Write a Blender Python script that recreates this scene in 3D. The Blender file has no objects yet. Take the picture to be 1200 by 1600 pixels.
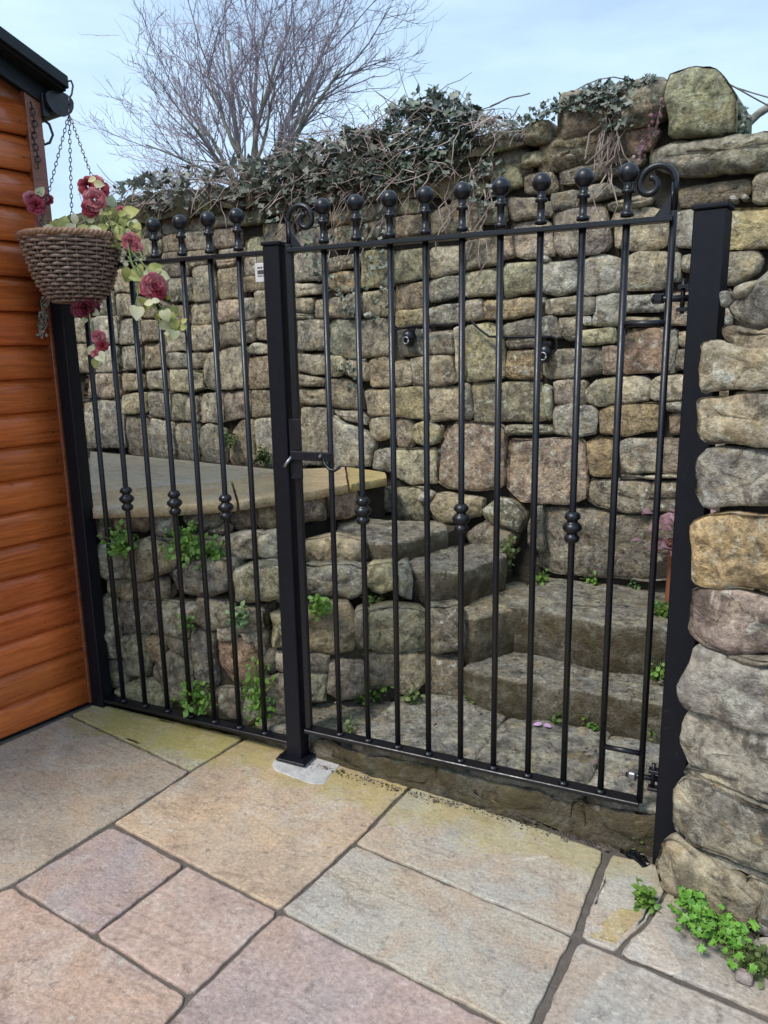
import bpy, bmesh, math, random
from mathutils import Vector, Matrix, noise
rnd = random.Random(7)
scene = bpy.context.scene
COL = scene.collection
V = Vector
R_ = math.radians

# ------------------------------------------------------------------ camera
CAM = V((1.2237, -2.2035, 1.4928))
FPX = 1182.04                                   # focal length in pixels of a 1200 px wide picture
CR = V((0.90721645, 0.42027989, -0.01797608))
CU = V((-0.07149615, 0.19616073, 0.97796179))
CF = V((-0.41454387, 0.8859378, -0.20800863))
cd = bpy.data.cameras.new('camera')
cd.sensor_fit = 'HORIZONTAL'; cd.sensor_width = 36; cd.lens = 36 * FPX / 1200
cd.clip_start = 0.02; cd.clip_end = 2000
cam = bpy.data.objects.new('camera', cd); COL.objects.link(cam)
m = Matrix((CR, CU, -CF)).transposed().to_4x4(); m.translation = CAM
cam.matrix_world = m
scene.camera = cam

# ------------------------------------------------------------------ sky, sun, exposure
SUN_EL, SUN_AZ = R_(52), R_(205)                # azimuth: compass direction the light comes from (0 = +Y, clockwise)
w = bpy.data.worlds.new('World'); scene.world = w; w.use_nodes = True
nt = w.node_tree; nt.nodes.clear()
def N(t, typ, **kw):
    n = t.nodes.new(typ)
    for k, v in kw.items():
        if k in n.inputs.keys() if not hasattr(n, k) else False: n.inputs[k].default_value = v
        else: setattr(n, k, v)
    return n
sky = N(nt, 'ShaderNodeTexSky', sky_type='NISHITA', sun_disc=False, sun_elevation=SUN_EL, sun_rotation=SUN_AZ)
sky.air_density = 1.0; sky.dust_density = 1.5; sky.ozone_density = 1.0
tc = N(nt, 'ShaderNodeTexCoord'); mp = N(nt, 'ShaderNodeMapping'); mp.inputs['Scale'].default_value = (1.3, 1.3, 5.5)
nz = N(nt, 'ShaderNodeTexNoise'); nz.inputs['Scale'].default_value = 1.7; nz.inputs['Detail'].default_value = 5; nz.inputs['Roughness'].default_value = .52
cr = N(nt, 'ShaderNodeValToRGB'); cr.color_ramp.elements[0].position = .36; cr.color_ramp.elements[0].color = (3.2, 4.4, 6.05, 1)
cr.color_ramp.elements[1].position = .62; cr.color_ramp.elements[1].color = (4.7, 6.15, 7.6, 1)
mx = N(nt, 'ShaderNodeMixRGB'); mx.inputs[0].default_value = .78
bg = N(nt, 'ShaderNodeBackground'); bg.inputs['Strength'].default_value = .095
wo = N(nt, 'ShaderNodeOutputWorld')
L = nt.links.new
L(tc.outputs['Generated'], mp.inputs['Vector']); L(mp.outputs[0], nz.inputs['Vector']); L(nz.outputs['Fac'], cr.inputs[0])
L(sky.outputs[0], mx.inputs[1]); L(cr.outputs[0], mx.inputs[2]); L(mx.outputs[0], bg.inputs[0]); L(bg.outputs[0], wo.inputs[0])
sl = bpy.data.lights.new('sun', 'SUN'); sl.energy = 1.45; sl.angle = R_(14); sl.color = (1, .95, .88)
so = bpy.data.objects.new('sun', sl); COL.objects.link(so)
sd = V((math.sin(SUN_AZ) * math.cos(SUN_EL), math.cos(SUN_AZ) * math.cos(SUN_EL), math.sin(SUN_EL)))
so.rotation_euler = sd.to_track_quat('Z', 'Y').to_euler(); so.location = sd * 20
scene.view_settings.view_transform = 'Standard'; scene.view_settings.look = 'None'
scene.view_settings.exposure = 0.97; scene.view_settings.gamma = 1
scene.view_settings.use_curve_mapping = False

# ------------------------------------------------------------------ survey: photo pixel -> point on a real surface
def ray(px, py): return CF + CR * ((px - 600) / FPX) - CU * ((py - 800) / FPX)
def on_plane(px, py, P, n):
    d = ray(px, py); return CAM + d * ((P - CAM).dot(n) / d.dot(n))
def on_z(px, py, z): return on_plane(px, py, V((0, 0, z)), V((0, 0, 1)))
GN = V((.032, 0, 1)).normalized(); GP = V((0, 0, -.002))
def on_ground(px, py): return on_plane(px, py, GP, GN)
def gz(x): return -.002 - .032 * x
def at_d(px, py, d): return CAM + ray(px, py) * d

# ------------------------------------------------------------------ materials
def mat(name, rough=.8, spec=.3):
    mt = bpy.data.materials.new(name); mt.use_nodes = True
    t = mt.node_tree; b = t.nodes['Principled BSDF']
    b.inputs['Roughness'].default_value = rough; b.inputs['Specular IOR Level'].default_value = spec
    return mt, t, b
def noise_n(t, vec, scale, detail=4, rough=.55, dist=0.0):
    n = t.nodes.new('ShaderNodeTexNoise'); n.inputs['Scale'].default_value = scale; n.inputs['Detail'].default_value = detail
    n.inputs['Roughness'].default_value = rough; n.inputs['Distortion'].default_value = dist
    if vec is not None: t.links.new(vec, n.inputs['Vector'])
    return n.outputs['Fac']
def ramp(t, fac, p0, p1, c0=(0, 0, 0, 1), c1=(1, 1, 1, 1)):
    n = t.nodes.new('ShaderNodeValToRGB'); e = n.color_ramp.elements
    e[0].position = p0; e[0].color = c0; e[1].position = p1; e[1].color = c1
    t.links.new(fac, n.inputs[0]); return n.outputs[0]
def mixc(t, fac, a, b, mode='MIX'):
    n = t.nodes.new('ShaderNodeMixRGB'); n.blend_type = mode
    for i, x in enumerate((fac, a, b)):
        if isinstance(x, (int, float)): n.inputs[i].default_value = x if i == 0 else (x, x, x, 1)
        elif isinstance(x, tuple): n.inputs[i].default_value = (*x[:3], 1)
        else: t.links.new(x, n.inputs[i])
    return n.outputs[0]
def mathn(t, op, a, b):
    n = t.nodes.new('ShaderNodeMath'); n.operation = op
    for i, x in enumerate((a, b)):
        if isinstance(x, (int, float)): n.inputs[i].default_value = x
        else: t.links.new(x, n.inputs[i])
    return n.outputs[0]
def coords(t, scale=(1, 1, 1), per_object=True, kind='position'):
    if kind == 'position': src = t.nodes.new('ShaderNodeNewGeometry').outputs['Position']
    else: src = t.nodes.new('ShaderNodeTexCoord').outputs['Object']
    m_ = t.nodes.new('ShaderNodeMapping'); m_.inputs['Scale'].default_value = scale
    t.links.new(src, m_.inputs['Vector'])
    if per_object:
        oi = t.nodes.new('ShaderNodeObjectInfo')
        c = t.nodes.new('ShaderNodeCombineXYZ')
        for i, k in enumerate((37., 61., 83.)): t.links.new(mathn(t, 'MULTIPLY', oi.outputs['Random'], k), c.inputs[i])
        t.links.new(c.outputs[0], m_.inputs['Location'])
        k_ = t.nodes.new('ShaderNodeVectorMath'); k_.operation = 'SCALE'; k_.inputs[0].default_value = scale
        t.links.new(mathn(t, 'ADD', .68, mathn(t, 'MULTIPLY', oi.outputs['Random'], .7)), k_.inputs['Scale']); t.links.new(k_.outputs[0], m_.inputs['Scale'])
    return m_.outputs[0]
def objcol(t): return t.nodes.new('ShaderNodeObjectInfo').outputs['Color']
def bump(t, b, h, strength, dist):
    n = t.nodes.new('ShaderNodeBump'); n.inputs['Strength'].default_value = strength; n.inputs['Distance'].default_value = dist
    t.links.new(h, n.inputs['Height']); t.links.new(n.outputs[0], b.inputs['Normal'])

def stone_mat(name, lichen=.5, dark=.5, moss=0.0, rough=.88, bstr=.95, riser=0.0, sc=1.0):
    mt, t, b = mat(name, rough, .25)
    v = coords(t, (sc, sc, sc))
    base = objcol(t); rn = t.nodes.new('ShaderNodeObjectInfo').outputs['Random']
    lichen = mathn(t, 'MULTIPLY', lichen * 1.7, mathn(t, 'FRACT', mathn(t, 'MULTIPLY', rn, 13.7), 0.0)); dark = mathn(t, 'MULTIPLY', dark * 1.7, mathn(t, 'FRACT', mathn(t, 'MULTIPLY', rn, 29.3), 0))
    c = mixc(t, ramp(t, noise_n(t, v, 7, 6, .65), .36, .64), mixc(t, 1.0, base, (.92, .92, .96), 'MULTIPLY'), mixc(t, 1.0, base, (1.5, 1.44, 1.30), 'MULTIPLY'))
    c = mixc(t, mathn(t, 'MULTIPLY', ramp(t, noise_n(t, v, 21, 6, .72, .7), .50, .60), .8), c, mixc(t, 1.0, base, (.36, .33, .32), 'MULTIPLY'))
    c = mixc(t, mathn(t, 'MULTIPLY', ramp(t, noise_n(t, v, 4.5, 4, .65, .5), .52, .64), dark), c, (.075, .068, .06))
    c = mixc(t, mathn(t, 'MULTIPLY', ramp(t, noise_n(t, v, 12, 5, .65, .9), .54, .64), .42), c, (.40, .29, .14))
    c = mixc(t, mathn(t, 'MULTIPLY', ramp(t, noise_n(t, v, 30, 5, .68, .5), .55, .63), lichen), c, (.56, .55, .47))
    c = mixc(t, mathn(t, 'MULTIPLY', ramp(t, noise_n(t, v, 11, 4, .6, .3), .63, .69), lichen), c, (.50, .52, .42))
    c = mixc(t, .62, c, mixc(t, ramp(t, noise_n(t, v, 62, 7, .8), .37, .63), (.42, .41, .40), (1.6, 1.6, 1.56)), 'MULTIPLY')
    c = mixc(t, .5, c, mixc(t, ramp(t, noise_n(t, v, 14, 7, .75, .4), .38, .62), (.55, .53, .51), (1.45, 1.45, 1.42)), 'MULTIPLY')
    if moss:
        c = mixc(t, mathn(t, 'MULTIPLY', ramp(t, noise_n(t, v, 7, 6, .65, .5), .48, .62), moss), c, (.10, .105, .035))
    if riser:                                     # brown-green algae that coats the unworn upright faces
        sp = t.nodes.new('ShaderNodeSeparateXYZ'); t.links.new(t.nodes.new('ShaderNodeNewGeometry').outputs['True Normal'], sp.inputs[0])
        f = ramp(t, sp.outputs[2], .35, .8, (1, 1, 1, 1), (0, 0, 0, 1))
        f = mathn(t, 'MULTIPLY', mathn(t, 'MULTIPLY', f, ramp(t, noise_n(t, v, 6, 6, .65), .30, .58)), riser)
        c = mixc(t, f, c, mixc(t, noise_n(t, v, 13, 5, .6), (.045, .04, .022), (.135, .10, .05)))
    t.links.new(c, b.inputs['Base Color'])
    h = mathn(t, 'ADD', mathn(t, 'MULTIPLY', noise_n(t, v, 22, 6, .68), 1.0), mathn(t, 'MULTIPLY', noise_n(t, v, 90, 5, .7), .5))
    bump(t, b, h, bstr, .020)
    return mt
M = {}
M['stone'] = stone_mat('wall_stone', .55, .5)
M['stone_pier'] = stone_mat('pier_stone', .7, .6, sc=.66)
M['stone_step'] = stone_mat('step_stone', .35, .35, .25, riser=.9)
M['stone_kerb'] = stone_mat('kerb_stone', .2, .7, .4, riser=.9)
M['stone_moss'] = stone_mat('mossy_stone', .5, .45, .3)
# mortar and soil
mt, t, b = mat('joint_mortar', .95, .1); v = coords(t, per_object=False)
t.links.new(mixc(t, noise_n(t, v, 14, 5), (.022, .019, .016), (.075, .065, .05)), b.inputs['Base Color']); bump(t, b, noise_n(t, v, 60, 5), .8, .01); M['mortar'] = mt
mt, t, b = mat('soil', .98, .1); v = coords(t, per_object=False)
c = mixc(t, noise_n(t, v, 9, 6, .7), (.045, .038, .026), (.13, .11, .075)); c = mixc(t, ramp(t, noise_n(t, v, 5, 5), .5, .6), c, (.07, .075, .03))
t.links.new(c, b.inputs['Base Color']); bump(t, b, noise_n(t, v, 45, 6, .7), 1, .02); M['soil'] = mt
# paving slabs
def slab_mat(name, algae=True):
    mt, t, b = mat(name, .72, .3)
    v = coords(t); vw = coords(t, per_object=False); base = objcol(t)
    c = mixc(t, ramp(t, noise_n(t, v, 2.6, 6, .65, .7), .35, .65), mixc(t, 1.0, base, (.94, .97, 1.0), 'MULTIPLY'), mixc(t, 1.0, base, (1.16, 1.06, .93), 'MULTIPLY'))
    c = mixc(t, mathn(t, 'MULTIPLY', ramp(t, noise_n(t, v, 4.0, 7, .7, 1.2), .5, .66), .6), c, mixc(t, 1.0, base, (.70, .68, .70), 'MULTIPLY'))
    c = mixc(t, mathn(t, 'MULTIPLY', ramp(t, noise_n(t, v, 1.7, 6, .65, 2.0), .52, .62), .4), c, (.45, .30, .20))
    vs = coords(t, (1, 4.2, 1))
    c = mixc(t, mathn(t, 'MULTIPLY', ramp(t, noise_n(t, vs, 3.2, 7, .7, 2.5), .55, .62), .5), c, mixc(t, 1.0, base, (.58, .53, .50), 'MULTIPLY'))
    c = mixc(t, mathn(t, 'MULTIPLY', ramp(t, noise_n(t, v, 3.3, 6, .7, 1.0), .54, .66), .45), c, (.56, .53, .47))
    c = mixc(t, mathn(t, 'MULTIPLY', ramp(t, noise_n(t, v, 46, 4, .7), .60, .70), .5), c, (.68, .64, .57))
    c = mixc(t, mathn(t, 'MULTIPLY', ramp(t, noise_n(t, v, 30, 5, .7), .58, .68), .55), c, (.15, .12, .10))
    c = mixc(t, .55, c, mixc(t, ramp(t, noise_n(t, v, 90, 6, .8), .37, .63), (.55, .54, .53), (1.42, 1.42, 1.42)), 'MULTIPLY')
    vr = coords(t, (1, 2.0, 1))
    for scl, wd, k_ in ((2.1, .012, .42), (5.0, .016, .22)):    # riven ridges: thin broken lines that follow the bedding
        f = mathn(t, 'ABSOLUTE', mathn(t, 'SUBTRACT', noise_n(t, vr, scl, 6, .6, .6), .5), 0.0)
        f = mathn(t, 'MULTIPLY', ramp(t, f, wd * .3, wd, (1, 1, 1, 1), (0, 0, 0, 1)), ramp(t, noise_n(t, v, 2.3, 3, .5), .52, .62))
        c = mixc(t, mathn(t, 'MULTIPLY', f, k_), c, mixc(t, 1.0, base, (.36, .31, .28), 'MULTIPLY'))
    if algae:                                     # yellow-green algae grows on the strip beside the fence and kerb
        sp = t.nodes.new('ShaderNodeSeparateXYZ'); t.links.new(vw, sp.inputs[0])
        d = mathn(t, 'ADD', sp.outputs[1], mathn(t, 'MULTIPLY', noise_n(t, vw, 4.5, 6, .65), .42))
        left = mathn(t, 'ADD', .80, mathn(t, 'MULTIPLY', sp.outputs[0], -.18))
        fac = mathn(t, 'MULTIPLY', ramp(t, d, -.17, .06), left)
        fac = mathn(t, 'MULTIPLY', mathn(t, 'MULTIPLY', fac, .74), ramp(t, noise_n(t, vw, 7, 6, .65), .30, .55))
        c = mixc(t, fac, c, mixc(t, .25, (.40, .34, .06), c))
    t.links.new(c, b.inputs['Base Color'])
    h = mathn(t, 'ADD', mathn(t, 'MULTIPLY', noise_n(t, v, 9, 5, .6, .6), 1.0), mathn(t, 'MULTIPLY', noise_n(t, v, 70, 5, .7), .5))
    bump(t, b, h, .7, .010)
    t.links.new(ramp(t, noise_n(t, v, 12, 4), .3, .7, (.5, .5, .5, 1), (.85, .85, .85, 1)), b.inputs['Roughness'])
    return mt
M['slab'] = slab_mat('sandstone_paving'); M['slab_terrace'] = slab_mat('terrace_paving', False)
mt, t, b = mat('paving_joint', .95, .1); v = coords(t, per_object=False)
t.links.new(mixc(t, noise_n(t, v, 30, 5), (.075, .066, .058), (.20, .172, .15)), b.inputs['Base Color']); bump(t, b, noise_n(t, v, 140, 4), .7, .006); M['joint'] = mt
mt, t, b = mat('fresh_concrete', .9, .2); v = coords(t, per_object=False)
t.links.new(mixc(t, ramp(t, noise_n(t, v, 18, 6, .7), .35, .7), (.40, .39, .37), (.64, .63, .61)), b.inputs['Base Color']); bump(t, b, noise_n(t, v, 90, 5), .6, .006); M['concrete'] = mt
# timber
def wood_mat(name, tint, rough=.4):
    mt, t, b = mat(name, rough, .6)
    v = coords(t, (1, 1, 1)); vs = coords(t, (5, .9, 26)); base = objcol(t)
    c = mixc(t, ramp(t, noise_n(t, vs, 2.2, 7, .65, 1.4), .32, .68), mixc(t, 1.0, base, (.62, .52, .45), 'MULTIPLY'), mixc(t, 1.0, base, (1.22, 1.25, 1.3), 'MULTIPLY'))
    c = mixc(t, mathn(t, 'MULTIPLY', ramp(t, noise_n(t, v, 22, 2, .5), .71, .78), .7), c, (.09, .026, .010))
    t.links.new(c, b.inputs['Base Color']); bump(t, b, noise_n(t, vs, 4, 5, .6), .25, .004)
    t.links.new(ramp(t, noise_n(t, v, 14, 4), .3, .7, (rough - .1,) * 3 + (1,), (rough + .14,) * 3 + (1,)), b.inputs['Roughness'])
    return mt
M['wood'] = wood_mat('stained_timber', None, .28)
# paints and metals
def paint(name, col, rough, spec=.5, grain=.08, metal=0):
    mt, t, b = mat(name, rough, spec); v = coords(t, per_object=False); b.inputs['Metallic'].default_value = metal
    c = mixc(t, noise_n(t, v, 25, 5), tuple(x * .75 for x in col), tuple(min(1, x * 1.3) for x in col))
    if max(col) < .05: c = mixc(t, mathn(t, 'MULTIPLY', ramp(t, noise_n(t, v, 34, 6, .75, .5), .64, .72), .5), c, (.075, .066, .06))
    t.links.new(c, b.inputs['Base Color'])
    t.links.new(ramp(t, noise_n(t, v, 40, 4), .3, .7, (rough - .08,) * 3 + (1,), (rough + .12,) * 3 + (1,)), b.inputs['Roughness'])
    bump(t, b, noise_n(t, v, 260, 3), grain, .002)
    return mt
M['black'] = paint('black_gate_paint', (.0055, .006, .0095), .34, .5)
M['black_post'] = paint('black_post_paint', (.006, .0065, .0105), .44, .26)
M['roof_black'] = paint('black_roof_trim', (.008, .010, .014), .45, .35)
M['gutter'] = paint('black_plastic_gutter', (.012, .012, .016), .35)
M['steel'] = paint('worn_steel', (.30, .30, .31), .4, .5, .05, .8)
M['chain'] = paint('dark_chain', (.05, .045, .05), .45, .5, .05, .6)
M['plaque'] = paint('white_plaque', (.62, .60, .58), .5)
M['ink'] = paint('plaque_print', (.06, .05, .06), .6)
M['terracotta'] = paint('terracotta', (.30, .12, .06), .8, .2, .2)
M['pebble'] = paint('pale_pebble', (.55, .53, .47), .8, .2, .3)
def leaf_mat(name, ca, cb, rough=.5, trans=.0, sc=12):
    mt, t, b = mat(name, rough, .4); v = coords(t, per_object=True)
    t.links.new(mixc(t, ramp(t, noise_n(t, v, sc, 3), .35, .65), ca, cb), b.inputs['Base Color'])
    if trans:
        b.inputs['Transmission Weight'].default_value = 0
        b.inputs['Subsurface Weight'].default_value = 0
    return mt
M['ivy'] = leaf_mat('ivy_leaf', (.045, .07, .045), (.19, .225, .17), .42, sc=22)
M['ivy_grey'] = leaf_mat('faded_ivy_leaf', (.14, .155, .125), (.27, .28, .235), .5, sc=22)
M['weed'] = leaf_mat('weed_leaf', (.075, .17, .022), (.18, .31, .055), .5, sc=25)
M['weed_dark'] = leaf_mat('dull_weed_leaf', (.065, .105, .025), (.15, .19, .06), .6, sc=25)
M['weed_pale'] = leaf_mat('pale_weed_leaf', (.14, .26, .10), (.22, .33, .15), .5, sc=25)
M['herb'] = leaf_mat('herb_leaf', (.065, .19, .02), (.19, .40, .06), .45, sc=38)
M['heuchera'] = leaf_mat('purple_leaf', (.17, .07, .085), (.36, .23, .25), .45, sc=25)
M['cream_leaf'] = leaf_mat('cream_leaf', (.50, .46, .22), (.62, .58, .40), .55, sc=20)
M['green_leaf'] = leaf_mat('artificial_leaf', (.20, .23, .05), (.40, .37, .11), .5, sc=25)
M['pale_leaf'] = leaf_mat('pale_artificial_leaf', (.34, .36, .17), (.52, .50, .30), .5, sc=20)
M['petal_red'] = leaf_mat('red_petal', (.22, .012, .025), (.40, .05, .075), .6, sc=30)
M['petal_pink'] = leaf_mat('pink_petal', (.38, .06, .085), (.56, .21, .22), .6, sc=30)
M['petal_dark'] = leaf_mat('dark_red_petal', (.09, .006, .015), (.19, .015, .03), .6, sc=30)
M['petal_lilac'] = leaf_mat('lilac_petal', (.50, .28, .48), (.60, .38, .58), .6)
M['stem_green'] = leaf_mat('green_stem', (.12, .18, .05), (.22, .27, .09), .6)
M['twig'] = leaf_mat('bare_twig', (.25, .20, .235), (.45, .375, .435), .8, sc=6)
M['bark'] = leaf_mat('grey_bark', (.14, .13, .105), (.31, .295, .245), .9, sc=14)
M['dead'] = leaf_mat('dead_stem', (.19, .13, .11), (.48, .39, .34), .9, sc=9)
M['dead_leaf'] = leaf_mat('dead_leaf', (.11, .08, .065), (.30, .23, .19), .9, sc=30)
M['cane'] = leaf_mat('wicker_cane', (.19, .12, .088), (.35, .245, .19), .55, sc=45)
M['rimcane'] = leaf_mat('wicker_rim', (.24, .13, .075), (.38, .22, .14), .6, sc=45)
mt, t, b = mat('rough_grass', .95, .1); v = coords(t, per_object=False)
t.links.new(mixc(t, noise_n(t, v, 1.2, 6), (.05, .06, .025), (.10, .10, .05)), b.inputs['Base Color']); M['grass'] = mt

# ------------------------------------------------------------------ builders
WL = {}
def link(o, parent=None, loc=V((0, 0, 0))):
    COL.objects.link(o); WL[o.name] = V(loc)
    o.location = V(loc) - (WL[parent.name] if parent else V((0, 0, 0)))
    if parent: o.parent = parent
    return o
def thing(name, label, cat, loc=(0, 0, 0), group=None):
    o = bpy.data.objects.new(name, None); o.empty_display_size = .1
    tag(o, label, cat, group); return link(o, None, V(loc))
def tag(o, label=None, cat=None, group=None, kind=None):
    if label: o['label'] = label
    if cat: o['category'] = cat
    if group: o['group'] = group
    if kind: o['kind'] = kind
    return o
def mesh_obj(name, me, parent=None, loc=(0, 0, 0), rot=None, scale=None):
    o = bpy.data.objects.new(name, me); link(o, parent, V(loc))
    if rot is not None: o.rotation_euler = rot
    if scale is not None: o.scale = scale if hasattr(scale, '__len__') else (scale,) * 3
    return o
def finish(name, bm, material, parent=None, origin=None, smooth=False, bevel=0, kind=None):
    if bevel: bmesh.ops.bevel(bm, geom=bm.edges[:], offset=bevel, segments=1, affect='EDGES', clamp_overlap=True)
    o_ = V(origin) if origin is not None else (WL[parent.name].copy() if parent else V((0, 0, 0)))
    bmesh.ops.translate(bm, verts=bm.verts, vec=-o_)
    bmesh.ops.recalc_face_normals(bm, faces=bm.faces)
    me = bpy.data.meshes.new(name); bm.to_mesh(me); bm.free()
    if smooth:
        for p in me.polygons: p.use_smooth = True
    me.materials.append(material)
    o = mesh_obj(name, me, parent, o_)
    if kind: o['kind'] = kind
    return o
class PB:
    """vertex and face lists for big meshes"""
    def __init__(s): s.v = []; s.f = []
    def tube(s, pts, rads, n=4):
        k0 = len(s.v); prev = None
        for i, p in enumerate(pts):
            d = (pts[min(i + 1, len(pts) - 1)] - pts[max(i - 1, 0)])
            d = d.normalized() if d.length > 1e-9 else V((0, 0, 1))
            if prev is None:
                a = d.orthogonal().normalized()
            else:
                a = prev - d * prev.dot(d); a = a.normalized() if a.length > 1e-6 else d.orthogonal().normalized()
            prev = a; b_ = d.cross(a); r = rads[i] if hasattr(rads, '__len__') else rads
            for j in range(n):
                an = 2 * math.pi * j / n; s.v.append(p + (a * math.cos(an) + b_ * math.sin(an)) * r)
        for i in range(len(pts) - 1):
            for j in range(n):
                a0 = k0 + i * n + j; a1 = k0 + i * n + (j + 1) % n
                s.f.append((a0, a1, a1 + n, a0 + n))
        s.f.append(tuple(range(k0 + n - 1, k0 - 1, -1))); k1 = k0 + (len(pts) - 1) * n
        s.f.append(tuple(range(k1, k1 + n)))
    def poly(s, pts, faces):
        k = len(s.v); s.v += [V(p) for p in pts]; s.f += [tuple(i + k for i in f) for f in faces]
    def build(s, name, material, parent=None, origin=None, smooth=False, kind=None):
        o_ = V(origin) if origin is not None else (WL[parent.name].copy() if parent else V((0, 0, 0)))
        me = bpy.data.meshes.new(name); me.from_pydata([tuple(p - o_) for p in s.v], [], s.f); me.update()
        me.materials.append(material)
        if smooth:
            for p in me.polygons: p.use_smooth = True
        o = mesh_obj(name, me, parent, o_)
        if kind: o['kind'] = kind
        return o
def add_box(bm, lo, hi, mtx=None):
    r = bmesh.ops.create_cube(bm, size=1)['verts']
    lo, hi = V(lo), V(hi); c = (lo + hi) / 2; s_ = hi - lo
    for q in r:
        q.co = V((q.co.x * s_.x, q.co.y * s_.y, q.co.z * s_.z)) + c
        if mtx: q.co = mtx @ q.co
    return r
def box_obj(name, lo, hi, material, parent=None, bevel=.002, mtx=None):
    bm = bmesh.new(); add_box(bm, lo, hi, mtx); return finish(name, bm, material, parent, bevel=bevel)
def add_lathe(bm, prof, c, n=14):
    rings = []
    for r, z in prof:
        rings.append([bm.verts.new(c + V((math.cos(2 * math.pi * j / n) * r, math.sin(2 * math.pi * j / n) * r, z))) for j in range(n)])
    for a, b_ in zip(rings, rings[1:]):
        for j in range(n): bm.faces.new((a[j], a[(j + 1) % n], b_[(j + 1) % n], b_[j]))
    bm.faces.new(rings[0][::-1]); bm.faces.new(rings[-1])
def prism(poly, z0, z1):
    bm = bmesh.new(); a = [bm.verts.new((p[0], p[1], z0)) for p in poly]; b_ = [bm.verts.new((p[0], p[1], z1)) for p in poly]
    bm.faces.new(a[::-1]); bm.faces.new(b_); n = len(poly)
    for i in range(n): bm.faces.new((a[i], a[(i + 1) % n], b_[(i + 1) % n], b_[i]))
    return bm
def round_poly(poly, rr, n):
    """round the corners of a 2-D polygon and resample it to n points"""
    out = []; k = len(poly)
    for i in range(k):
        p, a, b_ = poly[i], poly[i - 1], poly[(i + 1) % k]
        da = a - p; db = b_ - p
        ra = min(rr, da.length * .42); rb = min(rr, db.length * .42)
        A = p + da.normalized() * ra; B = p + db.normalized() * rb
        for q in (0, .25, .5, .75, 1):
            out.append((A * (1 - q) + p * q) * (1 - q) + (p * (1 - q) + B * q) * q)
    Ls = [0]
    for i in range(len(out)): Ls.append(Ls[-1] + (out[(i + 1) % len(out)] - out[i]).length)
    res = []; j = 0
    for i in range(n):
        s_ = Ls[-1] * i / n
        while Ls[j + 1] < s_: j += 1
        q = (s_ - Ls[j]) / max(1e-9, Ls[j + 1] - Ls[j])
        res.append(out[j] * (1 - q) + out[(j + 1) % len(out)] * q)
    return res
def stone(name, poly3, nrm, depth, material, color, parent, bulge=.02, rr=.03, rough=.007, edge=.022, step=.024, proud=0., grow=.0035, tilt=.035, facet=.24, growx=0.):
    """a rough block: poly3 outlines its face (3-D, in one plane), nrm points out of the face"""
    nrm = V(nrm).normalized(); c = sum(poly3, V()) / len(poly3)
    ex = V((0, 0, 1)).cross(nrm) if abs(nrm.z) < .9 else V((1, 0, 0))
    ex = (ex - nrm * ex.dot(nrm)).normalized(); ey = nrm.cross(ex)
    p2 = [V(((p - c).dot(ex), (p - c).dot(ey))) for p in poly3]
    ar = sum(p2[i].x * p2[(i + 1) % len(p2)].y - p2[(i + 1) % len(p2)].x * p2[i].y for i in range(len(p2)))
    if ar < 0: p2.reverse()
    hx = max(abs(p.x) for p in p2); hy = max(abs(p.y) for p in p2)
    p2 = [V((p.x * (1 + (grow + growx) / hx), p.y * (1 + grow / hy))) for p in p2]
    per = sum((p2[i] - p2[i - 1]).length for i in range(len(p2)))
    n = max(16, min(56, int(per / step)))
    ol = round_poly(p2, rr, n)
    hx = max(abs(p.x) for p in ol); hy = max(abs(p.y) for p in ol); hm = min(hx, hy)
    e = min(edge, hm * .4); so_ = V((rnd.uniform(-90, 90), rnd.uniform(-90, 90), rnd.uniform(-90, 90)))
    tx, ty = rnd.uniform(-tilt, tilt), rnd.uniform(-tilt, tilt)
    a0 = rnd.uniform(0, 6.28); fpl = []
    for k in range(4):                                   # chiselled planes: the face is the lowest of them
        a = a0 + k * 1.57 + rnd.uniform(-.6, .6); sl_ = rnd.uniform(.2, 1.0) * facet
        fpl.append((math.cos(a) * sl_, math.sin(a) * sl_, rnd.uniform(0, .5) * sl_ * hm))
    def ring(d, y, amp, face=0.):
        r = []
        fx = max(.0, 1 - d / hx); fy = max(.0, 1 - d / hy)
        for p in ol:
            q = V((p.x * fx, p.y * fy, y)); s_ = V((q.x, q.y, y * .5))
            nv = noise.noise_vector(s_ * 8 + so_) * amp + noise.noise_vector(s_ * 21 + so_) * amp * .7 + noise.noise_vector(s_ * 50 + so_) * amp * .35
            if face:
                f1 = noise.noise(V((q.x, q.y, 0)) * 6.5 + so_); f2 = noise.noise(V((q.x, q.y, 4)) * 17 + so_)
                nv.z += face * (abs(f1) * -.6 + f2 * .55 + noise.noise(V((q.x, q.y, 8)) * 38 + so_) * .4 + .12); q.z += q.x * tx + q.y * ty + min(0, min(h_ - q.x * a_ - q.y * b_ for a_, b_, h_ in fpl))
            q += nv
            r.append(q)
        return r
    fb = max(.007, min(.013, bulge * .8))
    rings = [ring(.010, -depth, rough * .6), ring(.0, -min(depth * .6, .045), rough * .8), ring(.0003, -e * .6, rough * .9), ring(e * .12, -e * .14, rough, fb * .3), ring(e * .45, bulge * .35, rough, fb * .6),
             ring(e * 1.05, bulge * .72, rough, fb * .9), ring(e + hm * .16, bulge * .88, rough * 1.1, fb * 1.1), ring(e + (hm - e) * .38, bulge * .97, rough * 1.1, fb * 1.2), ring(e + (hm - e) * .68, bulge, rough * 1.1, fb * 1.2)]
    vs = []; fs = []
    for r in rings: vs += [c + ex * q.x + ey * q.y + nrm * (q.z + proud) for q in r]
    for k in range(len(rings) - 1):
        for j in range(n): fs.append((k * n + j, k * n + (j + 1) % n, (k + 1) * n + (j + 1) % n, (k + 1) * n + j))
    k0 = (len(rings) - 1) * n
    vs.append(sum(vs[k0:k0 + n], V()) / n); kc = len(vs) - 1
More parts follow.
